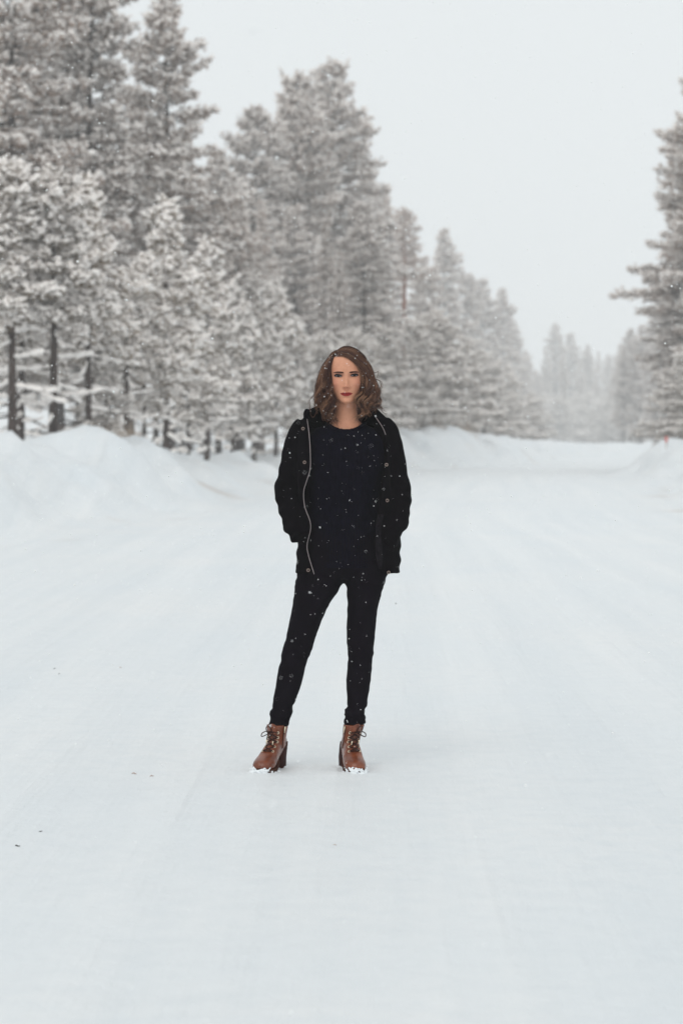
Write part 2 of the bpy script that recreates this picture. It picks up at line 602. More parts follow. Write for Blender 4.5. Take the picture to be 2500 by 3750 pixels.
def make_pine(seed, H, rb, c0, Rmax, nb, tuft_len, dens, snow_p, snow_s, bark, needle, topround=0.7, dead=10, ridge=0.5, K=8):
    """one pine with its base at the origin: trunk, branches, crown and the snow lying on it"""
    rng = np.random.default_rng(seed)
    trunk, limbs, crown, snow = Bag(), Bag(), Bag(), Bag()
    tt = np.linspace(0, 1, 18)
    bend = rng.uniform(-1, 1, 2) * 0.018 * H
    path = np.stack([bend[0] * np.sin(tt * 2.4) * tt, bend[1] * np.sin(tt * 3.0 + 0.5) * tt, tt * H - 0.4 * (tt == 0)], 1)
    trunk.add(*tube(path, rb * (1 - tt) ** 0.85 + 0.012 + rb * 0.35 * np.exp(-tt * 40), 9))

    def trunk_at(h):
        return np.stack([np.interp(h, path[:, 2], path[:, 0]), np.interp(h, path[:, 2], path[:, 1]), h], -1)
    az = rng.uniform(0, 6.28)
    for b in range(nb + dead):
        isdead = b >= nb
        if isdead:
            t = rng.uniform(0.05, c0 + 0.1)
        else:
            t = c0 + (0.992 - c0) * ((b + rng.uniform(0, 1)) / nb) ** 0.92
        u = max(0.0, (t - c0) / (1 - c0))
        az += 2.399 + rng.uniform(-0.35, 0.35)
        prof = (0.55 + 0.45 * min(1, u / 0.22)) * (1 - u) ** topround + 0.05
        L = Rmax * prof * rng.uniform(0.45, 1.15) * (1 + 0.22 * math.sin(t * 23 + seed))
        if isdead: L = Rmax * rng.uniform(0.35, 0.9)
        elev = (-0.22 + 0.75 * u ** 1.3 + rng.uniform(-0.16, 0.16)) if not isdead else rng.uniform(-0.4, 0.15)
        d = np.array([math.cos(az) * math.cos(elev), math.sin(az) * math.cos(elev), math.sin(elev)])
        s = np.linspace(0, 1, 7)
        p = trunk_at(np.array([t * H]))[0] + d * (s * L)[:, None]
        side = np.array([-math.sin(az), math.cos(az), 0])
        p = p + side * (rng.uniform(-0.12, 0.12) * L * s ** 2)[:, None]
        p[:, 2] += L * (-0.16 * s ** 1.6 + 0.13 * s ** 4) * (0.5 if isdead else 1.0)
        r0 = min(rb * 0.32, 0.010 + 0.013 * L)
        limbs.add(*tube(p, r0 * (1 - 0.82 * s), 4))
        seg_d = p[1:] - p[:-1]
        # snow ridge along the top of the branch
        nr_ = int(L * (9 if not isdead else 3) * ridge)
        if nr_:
            q_ = rng.uniform(0.12, 1, nr_)
            ix = np.minimum((q_ * 6).astype(int), 5)
            pos = p[ix] + seg_d[ix] * (q_ * 6 - ix)[:, None]
            pos[:, 2] += 0.018 * snow_s
            add_blobs(snow, pos, seg_d[ix], rng.uniform(0.09, 0.2, nr_) * (0.7 + 0.3 * snow_s), rng.uniform(0.025, 0.05, nr_) * snow_s * (1 if not isdead else 0.6),
                      rng.uniform(0.026, 0.055, nr_) * snow_s, rng)
        if isdead: continue
        nt = max(3, int(L * dens))
        q_ = rng.uniform(0.16, 1.0, nt) ** 0.75
        ix = np.minimum((q_ * 6).astype(int), 5)
        at = p[ix] + seg_d[ix] * (q_ * 6 - ix)[:, None]
        lat = rng.uniform(-1, 1, nt) * (0.10 + 0.30 * L * (1.05 - 0.75 * q_))
        pos = at + side * lat[:, None] + d * (np.abs(lat) * 0.55)[:, None]
        pos[:, 2] += rng.normal(0.03, 0.07, nt) - 0.06 * np.abs(lat)
        dirn = d * 0.8 + side * np.sign(lat)[:, None] * 0.6 + np.array([0, 0, 0.35]) + rng.normal(0, 0.25, (nt, 3))
        dirn /= np.linalg.norm(dirn, axis=1)[:, None]
        add_sticks(limbs, at, pos, np.full(nt, 0.007), np.full(nt, 0.004))
        tl = tuft_len * rng.uniform(0.7, 1.3, nt)
        add_needles(crown, pos, dirn, tl, K, 0.007 + tuft_len * 0.045, rng)
        ms = rng.uniform(0, 1, nt) < snow_p * (0.75 + 0.4 * q_)
        k = int(ms.sum())
        sp = pos[ms] + dirn[ms] * (tl[ms] * 0.25)[:, None]
        sp[:, 2] += 0.03 * snow_s
        add_lumps(snow, sp, dirn[ms] * np.array([1, 1, 0.5]), tl[ms] * rng.uniform(0.45, 0.95, k), tl[ms] * rng.uniform(0.18, 0.38, k) * snow_s,
                  tl[ms] * rng.uniform(0.18, 0.36, k) * snow_s, rng)
    # leader tufts at the very top
    pos = trunk_at(np.full(6, H)) + rng.normal(0, 0.06, (6, 3))
    add_needles(crown, pos, np.tile([0, 0, 1.0], (6, 1)) + rng.normal(0, 0.3, (6, 3)), np.full(6, tuft_len), K, 0.012, rng)
    out = {'H': H, 'trunk': trunk.mesh('trunk', bark), 'branches': limbs.mesh('branches', bark),
           'crown': crown.mesh('crown', needle, smooth=False), 'snow_cover': snow.mesh('snow_cover', M_CLUMP)}
    return out


PINES = {
    # tall forest pines
    'tall_a': make_pine(1, 13.5, 0.14, 0.24, 2.4, 140, 0.125, 54, 0.80, 1.15, M_BARK, M_NEEDLE, 0.58, 14, K=6),
    'tall_b': make_pine(2, 13.0, 0.13, 0.20, 2.3, 140, 0.125, 54, 0.78, 1.15, M_BARK, M_NEEDLE, 0.62, 14, K=6),
    'tall_c': make_pine(3, 14.0, 0.15, 0.30, 2.7, 132, 0.130, 52, 0.80, 1.15, M_BARK, M_NEEDLE, 0.50, 16, K=6),
    'tall_d': make_pine(14, 13.0, 0.13, 0.28, 2.5, 120, 0.125, 52, 0.80, 1.15, M_BARK, M_NEEDLE, 0.42, 16, K=6),
    'tall_red': make_pine(4, 12.5, 0.23, 0.72, 1.7, 60, 0.13, 40, 0.6, 0.95, M_BARK_RED, M_NEEDLE, 0.70, 8, K=6),
    'thin': make_pine(9, 11.0, 0.07, 0.45, 1.0, 60, 0.13, 36, 0.6, 0.95, M_BARK_PALE, M_NEEDLE, 0.6, 22, K=6),
    # young, loaded with snow
    'young_a': make_pine(5, 5.0, 0.050, 0.18, 1.20, 62, 0.105, 46, 0.88, 1.5, M_BARK, M_NEEDLE_Y, 0.62, 14, 2.6),
    'young_b': make_pine(6, 5.5, 0.060, 0.34, 1.15, 56, 0.105, 46, 0.88, 1.5, M_BARK, M_NEEDLE_Y, 0.75, 16, 2.6),
    'young_c': make_pine(7, 6.5, 0.105, 0.46, 1.60, 58, 0.110, 44, 0.86, 1.55, M_BARK, M_NEEDLE_Y, 0.5, 16, 2.6),
    'bushy': make_pine(8, 6.0, 0.06, 0.03, 2.9, 116, 0.120, 34, 0.90, 1.5, M_BARK, M_NEEDLE_Y, 0.55, 0, 1.2),
}
_rr = random.Random(77)


def place(kind, px, tip_y, d, label, group, name=None, wide=1.0, cat='tree'):
    """px / tip_y: where trunk and tip stand in the photograph; d: metres down the road"""
    P = PINES[kind]
    x = (px - 1250) / F_PX * d
    z0 = gz(x, d) - 0.05
    s = (CAM_H + (HORIZON - tip_y) / F_PX * d - z0) / P['H']
    if name is None:
        name = {'thin': 'slender_pine_tree', 'bushy': 'bushy_pine_tree'}.get(kind, 'young_pine_tree' if kind.startswith('young') else 'pine_tree')
    e = link(name, None, loc=(x, d, z0))
    e.rotation_euler = (0, 0, _rr.uniform(0, 6.28))
    e.scale = (s * wide, s * wide, s)
    e.empty_display_size = 0.3
    tag(e, label, cat, group)
    for part in ('trunk', 'branches', 'crown', 'snow_cover'):
        o = link(part, P[part], e)
        if part != 'trunk':
            o['kind'] = 'stuff'
    return e


G1 = 'tall pines at the left of the road'
G2 = 'young snow-laden pines behind the left bank'
G3 = 'pines along the left side of the bend'
G4 = 'pines at the right of the road'
G5 = 'faint pines at the end of the road'
TREES = [
    # tall pines, left
    ('tall_c', 60, -420, 74, 'tallest dark pine at the left picture edge, cut by the top', G1),
    ('tall_a', 345, -260, 77, 'tall grey pine second from the left edge, its dark trunk above the young pines', G1),
    ('tall_b', 612, -25, 81, 'tall pointed pine whose lone tip just reaches the top of the picture', G1),
    ('tall_a', 200, -120, 94, 'tall pine filling the gap between the two leftmost tall pines', G1),
    ('tall_d', 480, 330, 96, 'pine half hidden between the pointed pine and the tall pine left of it', G1),
    ('tall_b', 800, 560, 101, 'pine filling the dip between the pointed pine and the broad clump', G1),
    ('tall_a', -60, -100, 85, 'pine at the left edge, its trunk just outside the picture', G1),
    # broad clump in the middle
    ('tall_c', 1075, 285, 138, 'broad pine forming the left top of the big middle clump', G3),
    ('tall_c', 1228, 250, 144, 'pine forming the right top of the big middle clump', G3),
    ('tall_d', 945, 410, 132, 'pine making the stepped left shoulder of the middle clump', G3),
    ('tall_d', 1150, 330, 152, 'pine between and behind the two tops of the middle clump', G3),
    ('tall_b', 1345, 600, 179, 'pine making the right shoulder of the middle clump', G3),
    ('tall_a', 880, 620, 146, 'pine low behind the left shoulder of the middle clump', G3),
    # stepping down to the right
    ('tall_red', 1470, 770, 172, 'pine with a bare rust-red trunk showing above the snowy thicket', G3),
    ('tall_b', 1400, 690, 189, 'grey pine just left of the pine with the rust-red trunk', G3),
    ('tall_a', 1550, 960, 195, 'low pine just right of the pine with the rust-red trunk', G3),
    ('tall_b', 1622, 845, 268, 'pine with a pointed tip standing alone against the sky right of the woman', G3),
    ('tall_d', 1700, 1010, 304, 'rounded grey pine right of the lone pointed tip', G3),
    ('tall_c', 1765, 1030, 329, 'darker grey pine in the middle of the row stepping down to the bend', G3),
    ('tall_b', 1835, 1060, 371, 'last tall grey pine before the tree line drops to the bend', G3),
    ('tall_a', 1880, 1180, 415, 'pale pine on the slope where the tree line drops to the bend', G3),
    ('tall_b', 1925, 1290, 485, 'paler pine at the foot of the dropping tree line', G3),
    # end of the road
    ('tall_a', 2030, 1185, 585, 'palest tall pine at the end of the road, left of the gap', G5),
    ('tall_c', 2085, 1225, 615, 'pale blunt pine at the end of the road, second of the faint group', G5),
    ('thin', 1995, 1270, 568, 'thin faint pine at the left of the group at the road end', G5),
    ('tall_b', 2150, 1265, 630, 'faint pine in the middle of the group at the road end', G5),
    ('thin', 2120, 1330, 592, 'thin bare-stemmed pine in the middle of the faint group', G5),
    ('thin', 2190, 1290, 607, 'thin faint pine right of the middle of the road-end group', G5),
    ('tall_a', 2225, 1300, 645, 'low faint pine at the right of the road-end group', G5),
    ('tall_b', 2270, 1260, 461, 'grey pine beside the right-hand row at the road end', G5),
    # right of the road
    ('tall_c', 2594, 270, 100, 'big pine cut by the right picture edge, the tallest on that side', G4),
    ('tall_a', 2537, 590, 104, 'pine leaning out in front of the big one at the right edge', G4),
    ('tall_d', 2500, 910, 101, 'shorter pine at the inner side of the right-hand pines, above the red marker', G4),
    ('tall_b', 2548, 470, 110, 'slim pine filling the gap behind the two foremost right-hand pines', G4),
    ('bushy', 2490, 1330, 97, 'snow-covered bushy pine on the right bank behind the red marker', G4),
    ('bushy', 2560, 1250, 92, 'snow-covered bushy pine cut by the right edge under the big pine', G4),
    ('tall_b', 2400, 1120, 290, 'pale grey pine just left of the big right-hand pine', G4),
    ('tall_d', 2330, 1240, 320, 'pale low pine in the gap left of the right-hand pines', G4),
    ('tall_a', 2455, 1000, 330, 'pale pine seen through the lower boughs of the right-hand pines', G4),
    # young pines, left front
    ('young_c', 195, 640, 50, 'snow-laden pine with the thickest dark trunk behind the left bank', G2),
    ('young_c', 48, 620, 49, 'snow-laden pine with a brown leaning trunk at the left edge', G2),
    ('young_b', 82, 760, 52, 'snow-laden pine with a thin dark trunk beside the brown one', G2),
    ('young_b', 325, 660, 53, 'snow-laden pine with a straight grey trunk right of the thickest trunk', G2),
    ('young_c', 462, 1000, 57, 'snow-laden pine on a short stout trunk above the notch in the bank', G2),
    ('young_b', 610, 740, 61, 'pointed young pine under the lone-tipped tall pine', G2),
    ('young_a', 530, 960, 58, 'low young pine left of the pointed young one', G2),
    ('young_b', 758, 890, 70, 'tall young pine with a slim dark stem, middle of the snowy row', G2),
    ('young_a', 690, 1080, 66, 'low young pine left of the slim dark stem', G2),
    ('young_a', 850, 1040, 78, 'young pine right of the slim dark stem', G2),
    ('young_b', 930, 1010, 84, 'rounded young pine at the right of the snowy row', G2),
    ('young_a', 1010, 1050, 90, 'young pine near the woman at the right end of the row', G2),
    ('young_b', 1085, 1170, 93, 'last young pine of the row, beside her hair', G2),
    ('young_a', 390, 1180, 54, 'small snowy pine behind the top of the bank', G2),
    # snowy thicket behind and right of the woman
    ('bushy', 1180, 1230, 97, 'snowy bushy pine left behind her head', G3),
    ('bushy', 1290, 1215, 101, 'snowy bushy pine hidden behind her head', G3),
    ('bushy', 1400, 1205, 108, 'snowy bushy pine just right of her head', G3),
    ('bushy', 1500, 1180, 118, 'snowy bushy pine below the rust-red trunk', G3),
    ('bushy', 1590, 1150, 126, 'tallest snowy bushy pine right of the woman', G3),
    ('bushy', 1680, 1240, 136, 'snowy bushy pine above the rounded bank right of her', G3),
    ('bushy', 1770, 1300, 187, 'snowy bushy pine right of the rounded bank', G3),
    ('bushy', 1860, 1370, 211, 'pale bushy pine near the bend', G3),
    ('bushy', 1945, 1440, 247, 'palest bushy pine at the bend', G3),
]
for (k, px, ty, d, lab, g) in TREES:
    place(k, px, ty, d, lab, g, wide=1.1 if g == G4 and d < 120 else 1.0)
# the stand behind the front rows: nothing in the photograph tells these apart
LAB_IN = 'grey snow-dusted pine deep in the stand behind the left front row'
for i in range(26):
    d = _rr.uniform(88, 150)
    px = _rr.uniform(-80, 900) if d < 105 else _rr.uniform(100, 1350)
    if px > 700: ty = _rr.uniform(720, 1000)
    else: ty = _rr.uniform(420, 900)
    place(_rr.choice(['tall_a', 'tall_b', 'thin', 'tall_c']), px, ty, d, LAB_IN, 'pines deep in the left stand', 'forest_pine_tree')
LAB_IN2 = 'faint grey pine deep in the wood behind the bend'
for i in range(22):
    d = _rr.uniform(480, 660)
    px = _rr.uniform(1500, 2450)
    ty = _rr.uniform(1290, 1450)
    place(_rr.choice(['tall_a', 'tall_b', 'thin', 'tall_c']), px, ty, d, LAB_IN2, 'pines deep behind the bend', 'forest_pine_tree')
LAB_IN4 = 'faint low thicket pine at the foot of the wood at the road end'
for i in range(14):
    place('bushy', 1960 + i * 28 + _rr.uniform(-10, 10), _rr.uniform(1430, 1500), _rr.uniform(480, 600), LAB_IN4, 'thicket at the road end', wide=_rr.uniform(1.0, 1.5))
LAB_IN3 = 'pale grey pine far off behind the right-hand row'
for i in range(10):
    d = _rr.uniform(300, 420)
    px = _rr.uniform(2280, 2520)
    ty = _rr.uniform(1150, 1350)
    place(_rr.choice(['tall_a', 'tall_b', 'tall_c']), px, ty, d, LAB_IN3, 'pines deep in the right stand', 'forest_pine_tree')

# ------------------------------------------------------------------ the woman
PX = 895.0                      # photograph pixels per metre where she stands


def PXx(x): return (np.asarray(x, dtype=np.float64) - 1250.0) / PX
def PXz(y): return (2812.0 - np.asarray(y, dtype=np.float64)) / PX


person = link('person', None, loc=(0, PERSON_Y, 0))
person.empty_display_size = 0.3
tag(person, 'woman in black jacket, black jeans and brown heeled boots, hands in her pockets', 'person')

HX, CHIN = 0.020, 1.489         # head centre line and chin height


def cloth(name, c0, c1, scale, rough, sheen=0.0, bump=0.002):
    m, n, l, b = mat_new(name, c0, rough, 0.025)
    tx = n_noise(n, l, scale, 4)
    l.new(n_mix(n, l, n_ramp(n, l, tx.outputs[0], 0.35, 0.7), c0, c1), b.inputs['Base Color'])
    b.inputs['Sheen Weight'].default_value = sheen
    n_bump(n, l, b, n_noise(n, l, scale * 9, 3).outputs[0], bump, 0.6)
    return m


M_JACKET = cloth('black_jacket_cloth', (0.0012, 0.0006, 0.0014), (0.0026, 0.0016, 0.0030), 18, 0.85)
M_SWEATER = cloth('navy_knit', (0.0016, 0.0012, 0.0044), (0.0040, 0.0035, 0.0092), 40, 0.9)
M_JEANS = cloth('black_denim', (0.0022, 0.0011, 0.0032), (0.0042, 0.0024, 0.0056), 14, 0.75)
M_METAL = mat_new('zip_metal', (0.46, 0.40, 0.40), 0.45, 0.5, 0.8)[0]
M_BRASS = mat_new('snap_brass', (0.26, 0.20, 0.17), 0.45, 0.5, 0.8)[0]
M_GOLD = mat_new('eyelet_gold', (0.80, 0.68, 0.50), 0.35, 0.5, 0.7)[0]
M_LINING = cloth('jacket_lining', (0.004, 0.003, 0.0045), (0.011, 0.009, 0.012), 60, 0.6)


def make_skin():
    m, n, l, b = mat_new('skin', (0.60, 0.34, 0.25), 0.48, 0.35)
    mott = n_noise(n, l, 60, 3)
    c = n_mix(n, l, n_ramp(n, l, mott.outputs[0], 0.3, 0.75), (0.580, 0.265, 0.162), (0.645, 0.312, 0.196))
    c = n_mix(n, l, n_attr(n, 'blush'), c, (0.60, 0.235, 0.155))
    c = n_mix(n, l, n_attr(n, 'shade_makeup'), c, (0.17, 0.11, 0.115))
    c = n_mix(n, l, n_attr(n, 'lip'), c, (0.270, 0.020, 0.018))
    c = n_mix(n, l, n_attr(n, 'scalp'), c, (0.045, 0.024, 0.018))
    l.new(c, b.inputs['Base Color'])
    b.inputs['Subsurface Weight'].default_value = 0.05
    b.inputs['Subsurface Radius'].default_value = (0.012, 0.004, 0.002)
    b.inputs['Subsurface Scale'].default_value = 0.5
    n_bump(n, l, b, n_noise(n, l, 500, 2).outputs[0], 0.0004, 0.5)
    return m


M_SKIN = make_skin()


def build_body():
    # rows: front (y, z), back (y, z), half width, roundness
    K = [(-.002, .2225, .002, .2225, .002, 2.0, 0, 0), (-.030, .219, .030, .219, .030, 2.0, 0, 0), (-.058, .207, .060, .204, .052, 2.0, 0, 0),
         (-.079, .190, .080, .183, .065, 2.1, 0, 0), (-.091, .170, .092, .158, .0715, 2.15, 0, 0), (-.0955, .150, .096, .132, .0738, 2.2, 0, 0),
         (-.0965, .133, .095, .110, .0735, 2.25, 0, 0), (-.0945, .120, .091, .092, .0722, 2.3, 0, 0), (-.0925, .108, .086, .077, .0712, 2.3, 0, 0),
         (-.0935, .095, .080, .064, .0705, 2.25, 0, 0), (-.0950, .082, .074, .052, .0695, 2.2, .002, .02), (-.0960, .070, .068, .041, .0675, 2.1, .004, .05),
         (-.0965, .058, .063, .031, .0650, 2.05, .008, .09), (-.0965, .046, .060, .023, .0620, 2.0, .013, .13), (-.0955, .036, .058, .016, .0595, 2.0, .018, .18),
         (-.0935, .026, .057, .010, .0570, 2.0, .023, .23), (-.0925, .016, .056, .005, .0545, 2.0, .027, .28), (-.0910, .007, .056, .001, .0525, 2.0, .030, .32),
         (-.0840, .000, .056, -.002, .0505, 2.0, .031, .34), (-.0700, -.001, .056, -.006, .0480, 2.0, .027, .28), (-.0540, .001, .056, -.012, .0470, 2.0, .018, .16),
         (-.0430, -.010, .056, -.020, .0465, 2.0, .008, .05), (-.0390, -.026, .057, -.032, .0470, 2.0, .002, 0), (-.0385, -.045, .059, -.045, .0480, 2.0, 0, 0),
         (-.0390, -.062, .063, -.056, .0500, 2.0, 0, 0), (-.0400, -.078, .070, -.066, .0580, 2.0, 0, 0), (-.0440, -.094, .080, -.078, .0800, 2.1, 0, 0),
         (-.0520, -.112, .090, -.095, .1100, 2.2, 0, 0), (-.0600, -.135, .090, -.120, .1380, 2.3, 0, 0), (-.0700, -.17, .090, -.16, .148, 2.4, 0, 0),
         (-.0800, -.23, .085, -.22, .140, 2.4, 0, 0), (-.0800, -.28, .080, -.28, .135, 2.4, 0, 0), (-.0750, -.36, .075, -.36, .120, 2.3, 0, 0),
         (-.0700, -.44, .075, -.44, .118, 2.3, 0, 0), (-.0750, -.54, .085, -.54, .140, 2.3, 0, 0), (-.0750, -.66, .092, -.66, .155, 2.3, 0, 0)]
    head = catmull(K[:27], 210)
    rest = catmull(K[26:], 40)[1:]
    K = np.concatenate([head, rest])
    seg = 150
    u = np.arange(seg) / seg
    t = 2 * np.pi * u - 0.72 * np.sin(2 * np.pi * u)
    ct, st = np.cos(t), np.sin(t)
    rings = []
    for (fy, fz, by, bz, w, p, lift, nar) in K:
        c = np.sign(ct) * np.abs(ct) ** (2 / p)
        s = np.sign(st) * np.abs(st) ** (2 / p)
        y = (fy + by) / 2 + (fy - by) / 2 * c
        z = (fz + bz) / 2 + (fz - bz) / 2 * c
        cf = np.clip(c, 0, 1)
        z = z + lift * s * s * (1 - 0.3 * cf)
        rings.append(np.stack([w * s * (1 - nar * cf ** 1.4), y, z], 1))
    V, q, tr = loft(np.array(rings))
    x, y, z = V[:, 0].copy(), V[:, 1].copy(), V[:, 2].copy()
    front = sm(-y, 0.015, 0.05) * sm(z, .000, .008)

    def g(cx, cz, sx, sz): return np.exp(-((x - cx) / sx) ** 2 - ((z - cz) / sz) ** 2)
    ax = np.abs(x)

    def g2(cx, cz, sx, sz): return np.exp(-((ax - cx) / sx) ** 2 - ((z - cz) / sz) ** 2)
    f = np.zeros(len(V))
    # nose: bridge widening into the tip, wings, sharp underside
    tz = np.clip((0.116 - z) / (0.116 - 0.068), 0, 1)
    ridge = (0.003 + 0.023 * tz ** 1.25) * np.exp(-(x / (0.0072 + 0.0040 * tz)) ** 2)
    ridge *= sm(z, 0.0570, 0.0690) * (1 - sm(z, 0.112, 0.132))
    f += ridge + 0.0035 * g(0, .0685, .008, .006)
    f += 0.0068 * g2(.0115, .0660, .0050, .0055)
    f -= 0.0062 * g2(.0065, .0602, .0036, .0024)
    # eyes, brows, cheeks
    f -= 0.0115 * g2(.0310, .1135, .0150, .0085)
    f -= 0.0050 * g2(.0170, .1130, .0070, .0110)
    f += 0.0040 * g2(.0310, .1135, .0110, .0050)
    f += 0.0042 * g2(.0300, .1275, .0180, .0055)
    f += 0.0050 * g2(.0440, .0840, .0170, .0160)
    f -= 0.0050 * g2(.0470, .0520, .0130, .0200)
    # lips
    lipw = np.exp(-(x / .0205) ** 4)
    f += 0.0042 * lipw * np.exp(-((z - .0435) / .0045) ** 2)
    f += 0.0055 * lipw * np.exp(-((z - .0325) / .0050) ** 2) * np.exp(-(x / .018) ** 2)
    f -= 0.0038 * np.exp(-(x / .024) ** 4) * np.exp(-((z - .0384 - 3.2 * x * x) / .0016) ** 2)
    f -= 0.0018 * g(0, .0520, .0040, .0050)
    f -= 0.0022 * g(0, .0235, .0160, .0045)
    f += 0.0045 * g(0, .0100, .0140, .0095)
    V[:, 1] -= f * front
    # lips' colour outline
    zl = z - 0.02 * x - 3.2 * x * x - 0.0384
    wl_ = 1 - np.clip(ax / .0245, 0, 1) ** 2
    top = 0.0068 * wl_ ** 0.7 * (1 - 0.16 * np.exp(-(x / .0035) ** 2)) + 0.0004
    bot = 0.0088 * wl_ ** 0.8 + 0.0002
    lip = sm(top - zl, -0.0006, 0.0006) * sm(zl + bot, -0.0006, 0.0006) * (ax < .0248) * front
    blush = 0.62 * g2(.0500, .0760, .0200, .0240) * front + 0.45 * g(0, .066, .016, .010) * front + 0.35 * g2(.05, .125, .02, .03) * front
    mk = 0.52 * g2(.0330, .1190, .0150, .0042) * front + 0.25 * g2(.018, .114, .006, .010) * front
    V[:, 0] += HX * sm(V[:, 2], -.12, -.02) + 0.012 * (1 - sm(V[:, 2], -.12, -.02))
    V[:, 2] += CHIN
    scalp = np.maximum(sm(z, .186, .194), sm(y, -.052, -.040) * sm(z, -.005, .03))
    me = mesh_np('body', V, [q, tr], M_SKIN)
    set_attr(me, 'lip', lip)
    set_attr(me, 'blush', blush)
    set_attr(me, 'shade_makeup', mk)
    set_attr(me, 'scalp', scalp)
    return link('body', me, person), V, q, tr


body, BV, BQ, BT = build_body()
BVH = BVHTree.FromPolygons([tuple(v) for v in BV], [tuple(p) for p in BQ] + [tuple(p) for p in BT])


def face_y(x, z):
    """front surface of the face at local x (from the head centre) and z (from the chin)"""
    h = BVH.ray_cast(Vector((x + HX, -1.0, z + CHIN)), Vector((0, 1, 0)))
    return h[0].y if h[0] is not None else -0.08


def face_strip(name, xs, zc, hw, mat, lift=0.0012, parent=None, bulge=0.0):
    """a thin patch lying on the face: centre line (xs, zc), half heights hw"""
    n, rows = len(xs), 5
    V = []
    for k in range(n):
        for r in range(rows):
            w = -1 + 2 * r / (rows - 1)
            z = zc[k] + hw[k] * w
            V.append((xs[k] + HX, face_y(xs[k], z) - lift - bulge * (1 - w * w) * math.sin(math.pi * k / (n - 1)), z + CHIN))
    Q = []
    for k in range(n - 1):
        for r in range(rows - 1):
            a = k * rows + r
            Q.append((a, a + 1, a + rows + 1, a + rows))
    me = mesh_np(name, np.array(V), [np.array(Q)], mat)
    o = link(name, me, parent or person)
    s = o.modifiers.new('thick', 'SOLIDIFY')
    s.thickness = 0.0010
    s.offset = 0
    return o


M_EYE = mat_new('eye_white', (0.30, 0.27, 0.28), 0.4, 0.25)[0]
M_IRIS = mat_new('iris', (0.022, 0.017, 0.015), 0.5, 0.2)[0]
M_LASH = mat_new('lashes', (0.008, 0.005, 0.010), 0.6, 0.2)[0]
M_BROW = mat_new('brow_hair', (0.060, 0.024, 0.016), 0.7, 0.2)[0]


def build_eyes():
    for s in (-1, 1):
        cx, cz = s * 0.0318 + (0.0 if s > 0 else -0.0012), 0.1128 + 0.0012 * s
        t = np.linspace(-1, 1, 17)
        xs = cx + t * 0.0142
        inner = -s * t                                     # +1 towards the nose
        mid = cz - 0.0008 * inner + 0.0006 * (1 - t * t)
        hw = 0.0037 * (1 - t ** 2) ** 0.7 + 0.0003
        eye = face_strip('eye', xs, mid, hw, M_EYE, 0.0006, bulge=0.0014)
        # iris, half under the lid
        a = np.linspace(-1, 1, 11)
        ix = cx + 0.0004 + a * 0.0060
        face_strip('iris', ix, cz + 0.0009 + 0 * a, 0.0050 * np.sqrt(np.clip(1 - a * a, 0.02, 1)), M_IRIS, 0.0022, eye, 0.0010)
        # dark upper lashes, heavier at the outer corner
        up = mid + hw
        out = (1 - inner) / 2
        xs2 = cx + t * 0.0158 + s * 0.0010
        face_strip('eyelashes', xs2, up + 0.0001 - 0.0008 * (out > .85) + 0.0007 * out, 0.0013 + 0.0021 * out ** 1.1 * (1 - 0.5 * np.clip(out - .8, 0, 1) / .2), M_LASH, 0.0026, eye)
        face_strip('lower_lashes', xs, mid - hw - 0.0002, 0.0003 + 0.0010 * out, M_LASH, 0.0022, eye)
        # brow
        b = np.linspace(0, 1, 19)
        bx = s * (0.0125 + 0.0405 * b)
        bz = 0.1250 + 0.0028 * np.sin(b * 2.4) - 0.0012 * b + (0.0010 if s > 0 else 0)
        bw = (0.0027 + 0.0006 * np.sin(b * 3.0)) * (1 - 0.75 * b ** 3) * (0.75 + 0.25 * sm(b, 0, .15))
        face_strip('eyebrow', bx, bz, bw, M_BROW, 0.0014)


build_eyes()


# ---- clothes
def ell_ring(cx, cyy, z, rx, ryf, ryb, p=2.3, seg=72, zf=0.0, zs=0.0):
    t = np.arange(seg) * 2 * np.pi / seg
    c, s = np.cos(t), np.sin(t)
    cc = np.sign(c) * np.abs(c) ** (2 / p)
    ss = np.sign(s) * np.abs(s) ** (2 / p)
    y = cyy - np.where(cc > 0, ryf, ryb) * cc
    return np.stack([cx + rx * ss, y, z + zf * c * np.abs(c) + zs * s * s], 1)


